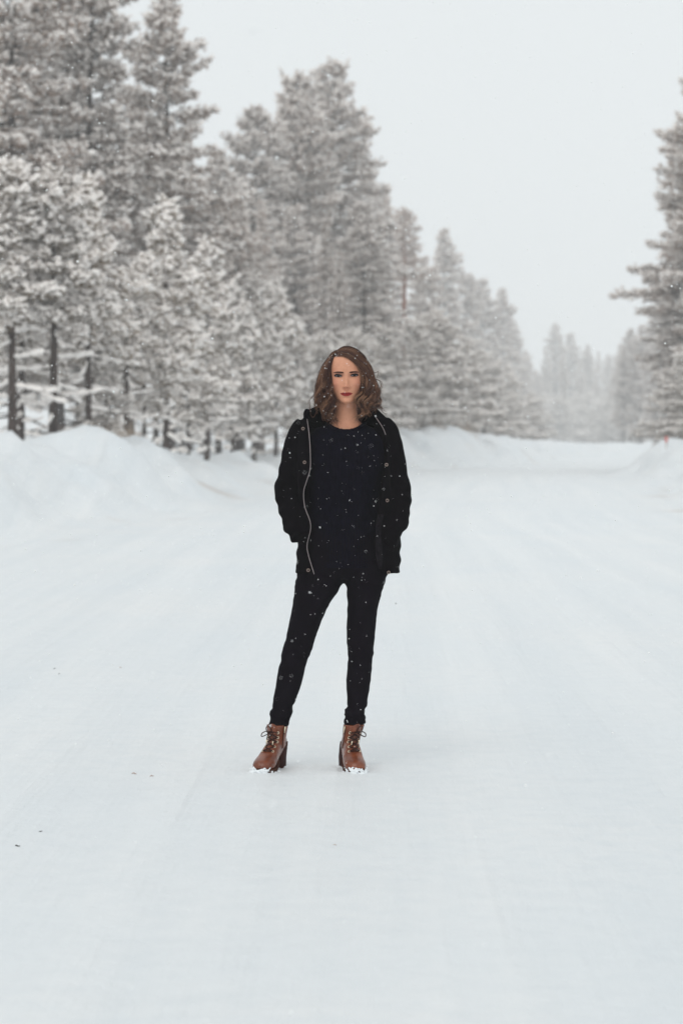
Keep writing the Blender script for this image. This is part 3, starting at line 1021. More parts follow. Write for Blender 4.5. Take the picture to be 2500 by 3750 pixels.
def build_jeans():
    L = [(2060, 1090, 1262), (2105, 1086, 1262), (2149, 1079, 1246), (2205, 1072, 1210), (2263, 1062, 1182), (2315, 1051, 1162), (2360, 1041, 1148),
         (2392, 1034, 1138), (2418, 1028, 1126), (2449, 1019, 1117), (2508, 1010, 1103), (2556, 1000, 1086), (2587, 996, 1073), (2618, 989, 1068), (2656, 984, 1056)]
    Rr = [(2060, 1258, 1432), (2108, 1261, 1418), (2136, 1266, 1408), (2170, 1271, 1397), (2243, 1271, 1381), (2322, 1268, 1373), (2380, 1273, 1368),
          (2439, 1272, 1362), (2490, 1268, 1357), (2566, 1269, 1346), (2597, 1263, 1342), (2632, 1256, 1338), (2650, 1256, 1338)]
    bag = Bag()
    for rows in (L, Rr):
        K = []
        for (y, a, b) in rows:
            z = float(PXz(y))
            ry = float(np.interp(z, [0.16, 0.25, 0.33, 0.44, 0.50, 0.62, 0.84], [0.046, 0.045, 0.056, 0.058, 0.060, 0.075, 0.092]))
            cyy = float(np.interp(z, [0.16, 0.33, 0.48, 0.70, 0.84], [-0.064, -0.025, -0.022, -0.005, 0.005]))
            K.append([float(PXx((a + b) / 2)), cyy, z, (b - a) / 2 / PX, ry])
        K = catmull(K, 90)
        bag.add(*loft([ell_ring(k[0], k[1], k[2], k[3], k[4], k[4], 2.15, 44) for k in K]))
    K = catmull([[float(PXx(1252)), 0.005, float(PXz(2118)), .085, .075], [float(PXx(1256)), 0.005, float(PXz(2095)), .150, .092], [float(PXx(1260)), 0.005, float(PXz(2050)), .186, .104],
                 [float(PXx(1260)), 0.0, float(PXz(1960)), .165, .100], [float(PXx(1260)), 0.0, float(PXz(1890)), .135, .090]], 24)
    bag.add(*loft([ell_ring(k[0], k[1], k[2], k[3], k[4], k[4], 2.3, 60) for k in K]))
    me = remesh(np.concatenate(bag.V), [np.concatenate(p) for p in bag.P.values()], 0.0068, 3)
    V, N = coords(me), normals(me)
    z = V[:, 2]
    amp = 0.0010 + 0.0042 * np.exp(-((z - 0.475) / 0.045) ** 2) + 0.0085 * np.exp(-((z - 0.220) / 0.045) ** 2) + 0.0030 * np.exp(-((z - 0.74) / 0.06) ** 2)
    tilt = 0.25 * V[:, 0] * np.sign(V[:, 0] + 0.12)
    w = vnoise(np.stack([V[:, 0] * 9, V[:, 1] * 9, (z + tilt) * 46], 1), 5) + 0.5 * vnoise(np.stack([V[:, 0] * 20, V[:, 1] * 20, (z + tilt) * 85], 1), 9)
    V = V + N * (amp * w)[:, None]
    set_coords(me, V)
    me.materials.append(M_JEANS)
    link('jeans', me, person)


def build_sweater():
    rows = [  # cx, cy, z(rel chin), rx, front, back, z shift at front, z shift at sides
        [.013, .010, -.667, .168, .108, .115, 0, 0], [.013, .010, -.60, .166, .110, .115, 0, 0], [.013, .008, -.50, .156, .108, .108, 0, 0],
        [.013, .004, -.40, .148, .110, .100, 0, 0], [.013, .002, -.30, .152, .124, .102, 0, 0], [.013, .000, -.24, .160, .124, .106, 0, 0],
        [.013, .002, -.19, .164, .108, .106, 0, .012], [.013, .006, -.150, .158, .096, .102, -.006, .018], [.014, .010, -.122, .126, .088, .092, -.012, .018],
        [.016, .012, -.104, .094, .080, .080, -.012, .014], [.018, .014, -.094, .076, .073, .070, -.016, .014]]
    K = catmull(rows, 130)
    seg = 276
    rings = [ell_ring(k[0], k[1], k[2], k[3], k[4], k[5], 2.25, seg, k[6], k[7]) for k in K]
    Rg = np.array(rings)
    # knitted ribs and cables
    th = np.arange(seg) * 2 * np.pi / seg
    z = Rg[:, :, 2]
    rib = np.abs(np.sin(th * 46))[None, :] ** 0.7
    purl = np.sin(z * 2 * np.pi / 0.0085 + np.where((np.floor(th * 46 / np.pi) % 2) > 0, 0, np.pi)[None, :])
    disp = 0.0034 * rib + 0.0008 * purl
    hem = np.exp(-((z + .667) / .022) ** 2)
    disp = disp * (1 - .5 * hem) * (1 - .85 * sm(z, -.15, -.11))
    cen = np.array([K[:, 0], K[:, 1]]).T[:, None, :]
    d = Rg[:, :, :2] - cen
    d /= np.linalg.norm(d, axis=2)[..., None] + 1e-9
    Rg[:, :, :2] += d * disp[..., None]
    P = Rg.reshape(-1, 3)
    fold = fbm(np.stack([P[:, 0] * 9, P[:, 1] * 6, P[:, 2] * 5], 1), 21, 2) * 0.0035 * sm(-P[:, 2], .15, .3)
    P[:, 1] -= fold
    Rg = P.reshape(Rg.shape)
    # hem dips in the middle like in the photograph, neck edge rolls over
    V, q, t = loft(Rg, caps=False)
    V[:, 2] += CHIN
    me = mesh_np('sweater', V, [q], M_SWEATER)
    o = link('sweater', me, person)
    sol = o.modifiers.new('thick', 'SOLIDIFY')
    sol.thickness = 0.004
    sol.offset = -1
    ring = Rg[-1].copy()
    ring[:, 2] += CHIN
    n = len(ring)
    rr = np.random.default_rng(4)
    path = np.concatenate([ring, ring[:2]])
    Vt, qt, tt = tube(path, 0.0062 + 0.0012 * np.abs(np.sin(np.arange(n + 2) * 1.3)) + rr.normal(0, 0.0005, n + 2), 8)
    link('neckband', mesh_np('neckband', Vt, [qt, tt], M_SWEATER), o)
    # fuzzy wool fibres along the neck edge
    bag = Bag()
    m = 700
    ix = rr.integers(0, n, m)
    p0 = ring[ix] + rr.normal(0, .003, (m, 3))
    dirs = rr.normal(0, 1, (m, 3)) * np.array([1, 1, 1.2])
    dirs /= np.linalg.norm(dirs, axis=1)[:, None]
    add_sticks(bag, p0, p0 + dirs * rr.uniform(.005, .012, m)[:, None], np.full(m, .0005), np.full(m, .0002))
    f = link('wool_fuzz', bag.mesh('wool_fuzz', M_SWEATER), o)
    f['kind'] = 'stuff'


ZIP_L = [(1508, 1121), (1530, 1124), (1582, 1132), (1645, 1137), (1715, 1137), (1763, 1123), (1800, 1113), (1852, 1117), (1904, 1136), (1937, 1138), (1989, 1126), (2026, 1130), (2098, 1152)]
EDGE_R = [(1508, 1364), (1523, 1371), (1575, 1404), (1637, 1420), (1700, 1414), (1760, 1400), (1850, 1386), (1922, 1378), (2015, 1372), (2074, 1388), (2104, 1394)]
JROWS = [  # y px, centre x px, half width m, depth m, centre depth
    (1512, 1252, .122, .072, .030), (1530, 1252, .160, .095, .022), (1560, 1254, .176, .118, .012), (1600, 1254, .188, .136, .006), (1650, 1255, .192, .146, .002),
    (1720, 1257, .192, .152, .000), (1800, 1262, .192, .150, .000), (1880, 1268, .196, .150, .000), (1950, 1274, .205, .150, .000), (2020, 1276, .212, .152, .000), (2100, 1273, .213, .154, .000)]


def jacket_front(ypx, xpx):
    """point on the jacket's front at photograph height ypx and width xpx"""
    A = np.array(JROWS, dtype=np.float64)
    cx = float(PXx(np.interp(ypx, A[:, 0], A[:, 1])))
    rx, ry, cyy = (float(np.interp(ypx, A[:, 0], A[:, k])) for k in (2, 3, 4))
    s = np.clip((float(PXx(xpx)) - cx) / rx, -0.985, 0.985)
    return np.array([cx + rx * s, cyy - ry * (1 - abs(s) ** 2.5) ** (1 / 2.5), float(PXz(ypx))])


def build_jacket():
    bag = Bag()
    zl, zr = np.array(ZIP_L, float), np.array(EDGE_R, float)
    ysamp = np.linspace(1512, 2098, 110)
    rings = []
    TH = 0.011
    A = np.array(JROWS, dtype=np.float64)
    for yp in ysamp:
        cx = float(PXx(np.interp(yp, A[:, 0], A[:, 1])))
        rx, ry, cyy = (float(np.interp(yp, A[:, 0], A[:, k])) for k in (2, 3, 4))
        z = float(PXz(yp))
        sl = np.clip((float(PXx(np.interp(yp, zl[:, 0], zl[:, 1]))) - cx) / rx, -.985, .985)
        sr = np.clip((float(PXx(np.interp(yp, zr[:, 0], zr[:, 1]))) - cx) / rx, -.985, .985)
        p = 2.5
        # angle parameter of the superellipse from the left edge round the back to the right edge
        tl = math.asin(np.sign(sl) * abs(sl) ** (p / 2))
        trr = math.asin(np.sign(sr) * abs(sr) ** (p / 2))
        t = np.linspace(tl, tl - (2 * math.pi - (trr - tl)), 66)
        c, s = np.cos(t), np.sin(t)
        cc, ss = np.sign(c) * np.abs(c) ** (2 / p), np.sign(s) * np.abs(s) ** (2 / p)
        outer = np.stack([cx + rx * ss, cyy - ry * cc, np.full(66, z)], 1)
        inner = np.stack([cx + (rx - TH) * ss, cyy - (ry - TH) * cc, np.full(66, z)], 1)
        rings.append(np.concatenate([outer, inner[::-1]]))
    rings = np.array(rings)
    n, s, _ = rings.shape
    V = rings.reshape(-1, 3)
    i = np.arange(n - 1)[:, None] * s
    j = np.arange(s)[None, :]
    k = (j + 1) % s
    q = np.stack([i + j, i + k, i + s + k, i + s + j], -1).reshape(-1, 4)
    h = s // 2
    a = np.arange(h - 1)
    capA = np.stack([a, s - 1 - a, s - 2 - a, a + 1], 1)
    bag.add(V, q, capA[:, ::-1], capA + (n - 1) * s)
    # sleeves: shoulder, elbow out to the side, cuff pushed into the pocket
    SL = [(1128, 1556, .022, .050), (1114, 1580, .022, .060), (1098, 1625, .022, .064), (1083, 1685, .028, .062), (1068, 1745, .034, .060), (1058, 1800, .028, .061), (1065, 1845, .002, .060),
          (1079, 1895, -.045, .055), (1094, 1938, -.088, .049), (1106, 1966, -.105, .043)]
    SR = [(1385, 1556, .022, .050), (1402, 1580, .022, .060), (1417, 1630, .022, .064), (1430, 1690, .028, .062), (1441, 1745, .034, .060), (1452, 1800, .028, .061), (1450, 1855, .002, .060),
          (1440, 1910, -.045, .056), (1424, 1950, -.088, .050), (1408, 1982, -.105, .043)]
    for S in (SL, SR):
        K = catmull([[float(PXx(a)), c, float(PXz(b)), d] for (a, b, c, d) in S], 60)
        bag.add(*tube(K[:, :3], K[:, 3], 28))
    # hood lying bunched behind the neck, its ends running into the collar
    hood = catmull([[-.141, -.032, 1.447, .012], [-.137, .000, 1.448, .018], [-.114, .055, 1.444, .030], [-.05, .110, 1.455, .046], [.03, .120, 1.458, .048], [.10, .095, 1.450, .042],
                    [.146, .045, 1.428, .032], [.156, -.005, 1.412, .024], [.150, -.035, 1.405, .016]], 50)
    bag.add(*tube(hood[:, :3], hood[:, 3], 20))
    # stand of the collar, left side, with its sharp corner
    col = catmull([[-.146, -.040, 1.425, .010], [-.145, -.038, 1.445, .011], [-.141, -.034, 1.462, .010], [-.140, -.030, 1.468, .008]], 14)
    bag.add(*tube(col[:, :3], col[:, 3], 12))
    me = remesh(np.concatenate(bag.V), [np.concatenate(p) for p in bag.P.values()], 0.0064, 3)
    V, N = coords(me), normals(me)
    z, x = V[:, 2], V[:, 0]
    arm = sm(np.abs(x - .005), .17, .21)
    amp = 0.0016 + arm * (0.0015 + 0.0040 * np.exp(-((z - 1.10) / 0.09) ** 2) + 0.0050 * np.exp(-((z - 0.98) / 0.05) ** 2)) + 0.002 * sm(1.0 - z, 0, .1)
    w = vnoise(np.stack([x * 12, V[:, 1] * 12, (z + .5 * np.abs(x)) * 34], 1), 15) + 0.5 * vnoise(V * 30, 19)
    V = V + N * (amp * w)[:, None]
    set_coords(me, V)
    me.materials.append(M_JACKET)
    jk = link('jacket', me, person)
    # zips along both front edges
    for nm, E, rng_y, rad in (('zipper', zl, (1508, 2096), 0.0010), ('zipper', zr, (1522, 1592), 0.0008)):
        yy = np.linspace(rng_y[0], rng_y[1], 70)
        xs = catmull(np.stack([E[:, 0], E[:, 1]], 1), 200)
        pts = []
        for yp in yy:
            xp = np.interp(yp, xs[:, 0], xs[:, 1])
            P = jacket_front(yp, xp)
            P[1] -= 0.006
            pts.append(P)
        pts = np.array(pts)
        link(nm, tube_mesh(nm, pts, rad, M_METAL, 8), jk)
    # snap fasteners
    for (xp, yp) in ((1110.5, 1570), (1116.5, 1692), (1130, 2082.5), (1415.7, 1830.6), (1413, 1701), (1420.5, 2091)):
        P = jacket_front(yp, xp)
        P[1] -= 0.006
        a = np.linspace(0, 2 * np.pi, 25)
        c = jacket_front(yp, 1262 if yp > 1600 else 1255)
        ring = np.stack([P[0] + 0.0052 * np.cos(a), np.full(25, P[1]), P[2] + 0.0052 * np.sin(a)], 1)
        V1, q1, t1 = tube(ring, 0.0019, 8, caps=False)
        sn = link('snap_fastener', mesh_np('snap_fastener', V1, [q1], M_BRASS), jk)
        e = np.stack([0.0034 * np.cos(a[:-1]), 0 * a[:-1], 0.0034 * np.sin(a[:-1])], 1)
        V2, q2, t2 = loft(np.array([P + e, P + e * 0.6 + np.array([0, -.0016, 0])]))
        link('stud', mesh_np('stud', V2, [q2, t2], M_LINING), sn)
    # the lining shows on the inside of both fronts, low down
    for (pts, nm) in (([(1382, 1880, 1402), (1374, 1935, 1392), (1373, 2000, 1396), (1378, 2045, 1398), (1388, 2078, 1394)], 'lining'),):
        K = catmull(pts, 24)
        V3 = []
        for (a, yp, b) in K:
            for f in (0, .5, 1):
                P = jacket_front(yp, a + (b - a) * f)
                P[1] += 0.004 if nm == 'x' else -0.002
                V3.append(P)
        Q3 = [(k * 3 + r, k * 3 + r + 1, k * 3 + r + 4, k * 3 + r + 3) for k in range(23) for r in (0, 1)]
        o = link(nm, mesh_np(nm, np.array(V3), [np.array(Q3)], M_LINING), jk)
        so = o.modifiers.new('thick', 'SOLIDIFY')
        so.thickness = 0.003
    # pocket flaps below the cuffs
    for (x0, x1, y0, y1, sgn) in ((1094, 1122, 1960, 1975, -1), (1396, 1440, 1975, 1990, 1)):
        V4 = []
        for f in np.linspace(0, 1, 8):
            for g_ in (0, 1):
                P = jacket_front((y0 + 26 * g_) + (y1 - y0) * f, x0 + (x1 - x0) * f)
                P[1] -= 0.004
                V4.append(P)
        Q4 = [(k * 2, k * 2 + 1, k * 2 + 3, k * 2 + 2) for k in range(7)]
        o = link('pocket_flap', mesh_np('pocket_flap', np.array(V4), [np.array(Q4)], M_JACKET), jk)
        so = o.modifiers.new('thick', 'SOLIDIFY')
        so.thickness = 0.004


build_jeans()
build_sweater()
build_jacket()


# ---- boots
def make_leather():
    m, n, l, b = mat_new('boot_leather', (0.17, 0.045, 0.018), 0.27, 0.5)
    tx = n_noise(n, l, 22, 4)
    c = n_mix(n, l, n_ramp(n, l, tx.outputs[0], 0.32, 0.72), (0.110, 0.024, 0.009), (0.230, 0.058, 0.018))
    l.new(c, b.inputs['Base Color'])
    b1 = n_bump(n, l, b, n_noise(n, l, 45, 3).outputs[0], 0.002, 0.5)
    n_bump(n, l, b, n_noise(n, l, 420, 2).outputs[0], 0.0006, 0.5, b1)
    return m


M_LEATHER = make_leather()
M_CAKED = mat_new('caked_snow', (0.83, 0.86, 0.88), 0.6, 0.3)[0]
M_HEEL = cloth('stacked_heel', (0.030, 0.009, 0.008), (0.055, 0.017, 0.012), 40, 0.5)
M_SOLE = cloth('boot_sole', (0.045, 0.016, 0.010), (0.075, 0.028, 0.016), 30, 0.7)
M_LACE = cloth('brown_laces', (0.030, 0.012, 0.010), (0.050, 0.022, 0.016), 60, 0.8)


def build_boot(shaft_x, base_y, yaw, lean, side):
    """u forward, w to the boot's own left, z up; yaw turns the toe towards +x"""
    root = link('boot', None, person)
    root.location = (0, 0, -0.004)
    cs, sn = math.cos(yaw), math.sin(yaw)

    def to(P):
        P = np.asarray(P, dtype=np.float64).reshape(-1, 3)
        u, w, z = P[:, 0], P[:, 1], P[:, 2]
        fx, fy = sn, -cs                                   # forward direction (towards the camera)
        lx, ly = cs, sn                                    # to the viewer's right
        ox = shaft_x + 0.050 * fx
        oy = base_y + 0.050 * fy
        sh = lean * np.clip(z - 0.06, 0, 1)
        return np.stack([ox + u * fx + w * lx + sh, oy + u * fy + w * ly, z], 1)
    bag = Bag()
    FR = [(.134, .020, .036, .006), (.131, .016, .044, .020), (.120, .016, .056, .033), (.100, .016, .065, .042), (.075, .016, .074, .046), (.050, .018, .087, .0450), (.022, .026, .108, .041),
          (-.010, .042, .130, .0365), (-.045, .060, .150, .0345), (-.078, .076, .150, .0330), (-.102, .084, .138, .0280), (-.113, .090, .122, .014)]
    K = catmull(FR, 60)
    t = np.arange(32) * 2 * np.pi / 32
    rings = []
    for (u, z0, z1, w) in K:
        c, s = np.cos(t), np.sin(t)
        zz = (z0 + z1) / 2 + (z1 - z0) / 2 * np.sign(s) * np.abs(s) ** np.where(s > 0, 0.95, 0.55)
        ww = .93 * w * np.sign(c) * np.abs(c) ** np.where(s > 0, 0.95, 0.7)
        rings.append(np.stack([np.full(32, u), ww, zz], 1))
    bag.add(*loft(np.array(rings)))
    SH = [(.095, -.046, .060, .0345), (.118, -.050, .055, .0350), (.140, -.052, .052, .0370), (.162, -.052, .052, .0400), (.180, -.051, .053, .0425), (.187, -.051, .054, .0430)]
    K = catmull(SH, 40)
    bag.add(*loft(np.array([np.stack([u + ru * np.cos(t), rw * np.sin(t), np.full(32, z)], 1) for (z, u, ru, rw) in K])))
    me = remesh(np.concatenate(bag.V), [np.concatenate(p) for p in bag.P.values()], 0.0030, 5)
    V, N = coords(me), normals(me)
    # creases of the worn leather at the ankle, toe cap seam
    cre = 0.0016 * np.exp(-((V[:, 2] - .118) / .022) ** 2) * vnoise(np.stack([V[:, 0] * 30, V[:, 1] * 30, V[:, 2] * 110], 1), 3)
    seam = -0.0016 * np.exp(-((V[:, 0] - .052 + 4 * V[:, 1] ** 2) / .0022) ** 2) * sm(V[:, 2], .03, .04) * (1 - sm(V[:, 2], .085, .095))
    V = V + N * (cre + seam)[:, None]
    bv = BVHTree.FromPolygons([tuple(v) for v in V], [tuple(p.vertices) for p in me.polygons])
    set_coords(me, to(V))
    me.materials.append(M_LEATHER)
    link('upper', me, root)

    def surf(w, z):
        h = bv.ray_cast(Vector((0.4, w, z)), Vector((-1, 0, 0)))
        return h[0], h[1]
    # sole and heel
    a = np.linspace(0, 2 * np.pi, 41)[:-1]

    def outline(k):
        pts = []
        for (u, w) in ((.138, 0), (.132, .022), (.112, .040), (.080, .049), (.045, .046), (.010, .038), (-.010, .032), (-.010, -.032), (.010, -.038), (.045, -.045), (.080, -.047), (.112, -.039), (.132, -.021)):
            pts.append((u, w))
        c = catmull(np.array(pts + [pts[0]]), 53)[:-1]
        return c * np.array([k, k * .94])
    o1 = outline(1.0)
    lift = 0.010 * sm(o1[:, 0], .09, .14)
    bend = 0.028 * sm(-o1[:, 0], -.04, .01)
    r0 = np.stack([o1[:, 0] * .97, o1[:, 1] * .95, 0.000 + lift * .5 + bend * .7], 1)
    r1 = np.stack([o1[:, 0], o1[:, 1], 0.008 + lift + bend], 1)
    r2 = np.stack([o1[:, 0], o1[:, 1], 0.019 + lift + bend], 1)
    r3 = np.stack([o1[:, 0] * .96, o1[:, 1] * .93, 0.022 + lift + bend], 1)
    Vs, qs, ts = loft(np.array([r0, r1, r2, r3]))
    link('sole', mesh_np('sole', to(Vs), [qs, ts], M_SOLE, smooth=False), root)
    hr = []
    for (z, u0, u1, w) in ((0.0, -.116, -.058, .024), (.004, -.117, -.056, .0255), (.05, -.116, -.052, .0275), (.086, -.117, -.040, .0315), (.100, -.116, -.040, .0320)):
        aa = np.arange(24) * 2 * np.pi / 24
        cc, ss = np.cos(aa), np.sin(aa)
        uu = (u0 + u1) / 2 + (u1 - u0) / 2 * np.sign(cc) * np.abs(cc) ** .45
        zz = z + (0.012 * (uu < (u0 + u1) / 2) - 0.010 * (uu >= (u0 + u1) / 2)) * (z > .08)
        hr.append(np.stack([uu, w * np.sign(ss) * np.abs(ss) ** .7, zz], 1))
    Vh, qh, th_ = loft(np.array(hr))
    link('heel', mesh_np('heel', to(Vh), [qh, th_], M_HEEL), root)
    # eyelets and laces
    zs = (.088, .104, .121, .138, .158)
    pos = {}
    for k, z in enumerate(zs):
        for s in (-1, 1):
            w = s * (.0205 + .0015 * (k == 0))
            p, nrm = surf(w, z)
            if p is None: continue
            p = np.array(p) + np.array(nrm) * .001
            pos[(k, s)] = p
            n_ = np.array(nrm)
            e1 = np.cross(n_, [0, 0, 1.0]); e1 /= np.linalg.norm(e1)
            e2 = np.cross(n_, e1)
            ring = p + .0044 * (np.cos(a)[:, None] * e1 + np.sin(a)[:, None] * e2)
            Ve, qe, te = tube(np.concatenate([ring, ring[:1]]), .0013, 6, caps=False)
            link('eyelet', mesh_np('eyelet', to(Ve), [qe], M_GOLD), root)
    lb = Bag()

    def lace(pts, rad=.0021, n=20):
        Vl, ql, tl_ = tube(catmull(np.array(pts), n), rad, 7)
        lb.add(to(Vl), ql, tl_)

    def over(p, q, k=.35, out=.004):
        m = p * (1 - k) + q * k
        h, nn = surf(m[1], m[2])
        return np.array(h) + np.array([out, 0, out * .5]) if h is not None else m
    lace([pos[(0, -1)], over(pos[(0, -1)], pos[(0, 1)], .3), over(pos[(0, -1)], pos[(0, 1)], .7), pos[(0, 1)]])
    for k in range(4):
        lace([pos[(k, -1)], over(pos[(k, -1)], pos[(k + 1, 1)], .33), over(pos[(k, -1)], pos[(k + 1, 1)], .66), pos[(k + 1, 1)]])
        lace([pos[(k, 1)], over(pos[(k, 1)], pos[(k + 1, -1)], .33, .006), over(pos[(k, 1)], pos[(k + 1, -1)], .66, .006), pos[(k + 1, -1)]])
    c, _ = surf(0, .160)
    c = np.array(c) + np.array([.006, 0, .002])
    lace([pos[(4, -1)], c + [0, -.008, 0], c, c + [0, .008, 0], pos[(4, 1)]])
    # bow: two loops and two hanging ends with pale tips
    o = 1 if side == 'R' else -1
    lace([c, c + [.012, o * .018, .004], c + [.016, o * .036, -.004], c + [.012, o * .040, -.018], c + [.010, o * .026, -.014], c + [.006, o * .010, -.004], c], .0020, 30)
    lace([c, c + [.012, o * .006, .020], c + [.014, o * .014, .026], c + [.012, o * .022, .016], c + [.008, o * .016, -.002], c + [.005, 0, -.002]], .0020, 30)
    e1 = [c, c + [.012, o * .012, -.010], c + [.014, o * .016, -.030]]
    e2 = [c, c + [.010, -o * .010, -.012], c + [.020, -o * .014, -.034]]
    lace(e1, .0019)
    lace(e2, .0019)
    link('laces', lb.mesh('laces', M_LACE), root)
    for e in (e1, e2):
        p = np.array(e[-1])
        Vt, qt, tt_ = tube(np.array([p, p + [.001, 0, -.008], p + [.002, 0, -.016]]), .0022, 7)
        link('lace_tip', mesh_np('lace_tip', to(Vt), [qt, tt_], M_GOLD), root)
    # side zip on the inner side
    zsd = 1 if side == 'L' else -1
    zp, zz = [], np.linspace(.092, .184, 16)
    for z in zz:
        h = bv.ray_cast(Vector((-.030 - .06 * (.184 - z), zsd * .3, z)), Vector((0, -zsd, 0)))
        if h[0] is not None: zp.append(np.array(h[0]) + np.array([0, zsd * .0010, 0]))
    if len(zp) > 3:
        Vz, qz, tz_ = tube(np.array(zp), .0016, 6)
        link('zipper', mesh_np('zipper', to(Vz), [qz, tz_], M_LACE), root)
        p = zp[-1] + np.array([.002, zsd * .0025, -.002])
        Vz, qz, tz_ = tube(np.array([p, p + [0.002, 0, -.014], p + [.003, 0, -.026]]), [.0028, .0022, .0018], 6)
        link('zipper_pull', mesh_np('zipper_pull', to(Vz), [qz, tz_], M_GOLD), root)
    # tongue standing above the laces
    tv = []
    for f in np.linspace(0, 1, 9):
        z = .150 + .046 * f
        ww = .019 * (1 - .35 * f ** 3)
        for g_ in np.linspace(-1, 1, 7):
            tv.append((0.006 + .002 * f - .010 * g_ ** 2 + .004 * f ** 2, g_ * ww, z - .006 * g_ ** 2 * f))
    tq = [(k * 7 + r, k * 7 + r + 1, k * 7 + r + 8, k * 7 + r + 7) for k in range(8) for r in range(6)]
    tg = link('tongue', mesh_np('tongue', to(np.array(tv)), [np.array(tq)], M_LEATHER), root)
    so = tg.modifiers.new('thick', 'SOLIDIFY')
    so.thickness = .003
    # snow caked on the toe and round the sole
    rg = np.random.default_rng(31 if side == 'L' else 32)
    sb = Bag()
    n = 110
    ang = rg.normal(0, .55, n)
    uu = .085 + .048 * np.cos(ang * 1.25) + rg.normal(0, .003, n)
    ww_ = .046 * np.sin(ang * 1.25)
    zz_ = rg.uniform(.004, .030, n) * (.6 + .4 * rg.uniform(0, 1, n)) + .006
    P = np.stack([uu, ww_, zz_], 1)
    s_ = rg.uniform(.0020, .0060, n)
    add_blobs(sb, to(P), np.tile([1.0, 0, 0], (n, 1)) + rg.normal(0, .4, (n, 3)), s_ * 1.3, s_, s_ * .8, rg)
    n = 150
    tt2 = rg.uniform(0, 2 * np.pi, n)
    P = np.stack([.062 + .076 * np.cos(tt2), .050 * np.sin(tt2), rg.uniform(-.004, .008, n)], 1)
    m_ = rg.uniform(0, 1, n) < .55
    P = P[m_]
    k = len(P)
    P2 = np.stack([-.086 + .036 * np.cos(tt2[:70]), .031 * np.sin(tt2[:70]), rg.uniform(-.004, .010, 70)], 1)
    P = np.concatenate([P, P2])
    k = len(P)
    s_ = rg.uniform(.004, .010, k)
    add_blobs(sb, to(P), np.tile([1.0, 0, 0], (k, 1)) + rg.normal(0, .5, (k, 3)), s_ * 1.4, s_, s_ * .7, rg)
    cm = remesh(np.concatenate(sb.V), [np.concatenate(p_) for p_ in sb.P.values()], 0.0024, 2)
    cm.materials.append(M_CAKED)
    so = link('caked_snow', cm, root)
    so['kind'] = 'stuff'


build_boot(float(PXx(1010)), -0.068, R(-20), 0.06, 'L')
build_boot(float(PXx(1273)), -0.068, R(13), 0.20, 'R')


# ---- hair
def make_hair_mat():
    m, n, l, b = mat_new('brown_hair', (0.1, 0.06, 0.04), 0.42, 0.35)
    r = n.new('ShaderNodeValToRGB')
    e = r.color_ramp.elements
    e[0].position, e[0].color = 0.0, (0.016, 0.0075, 0.0075, 1)
    e[1].position, e[1].color = 1.0, (0.37, 0.195, 0.112, 1)
    k = e.new(0.35); k.color = (0.052, 0.0190, 0.0135, 1)
    k = e.new(0.65); k.color = (0.130, 0.058, 0.036, 1)
    l.new(n_attr(n, 'tone'), r.inputs[0])
    l.new(r.outputs[0], b.inputs['Base Color'])
    b.inputs['Anisotropic'].default_value = 0.5
    return m


M_HAIR = make_hair_mat()


def skull_z(x, y):
    return 0.125 + 0.099 * math.sqrt(max(0.02, 1 - (x / .078) ** 2 - (y / .100) ** 2))


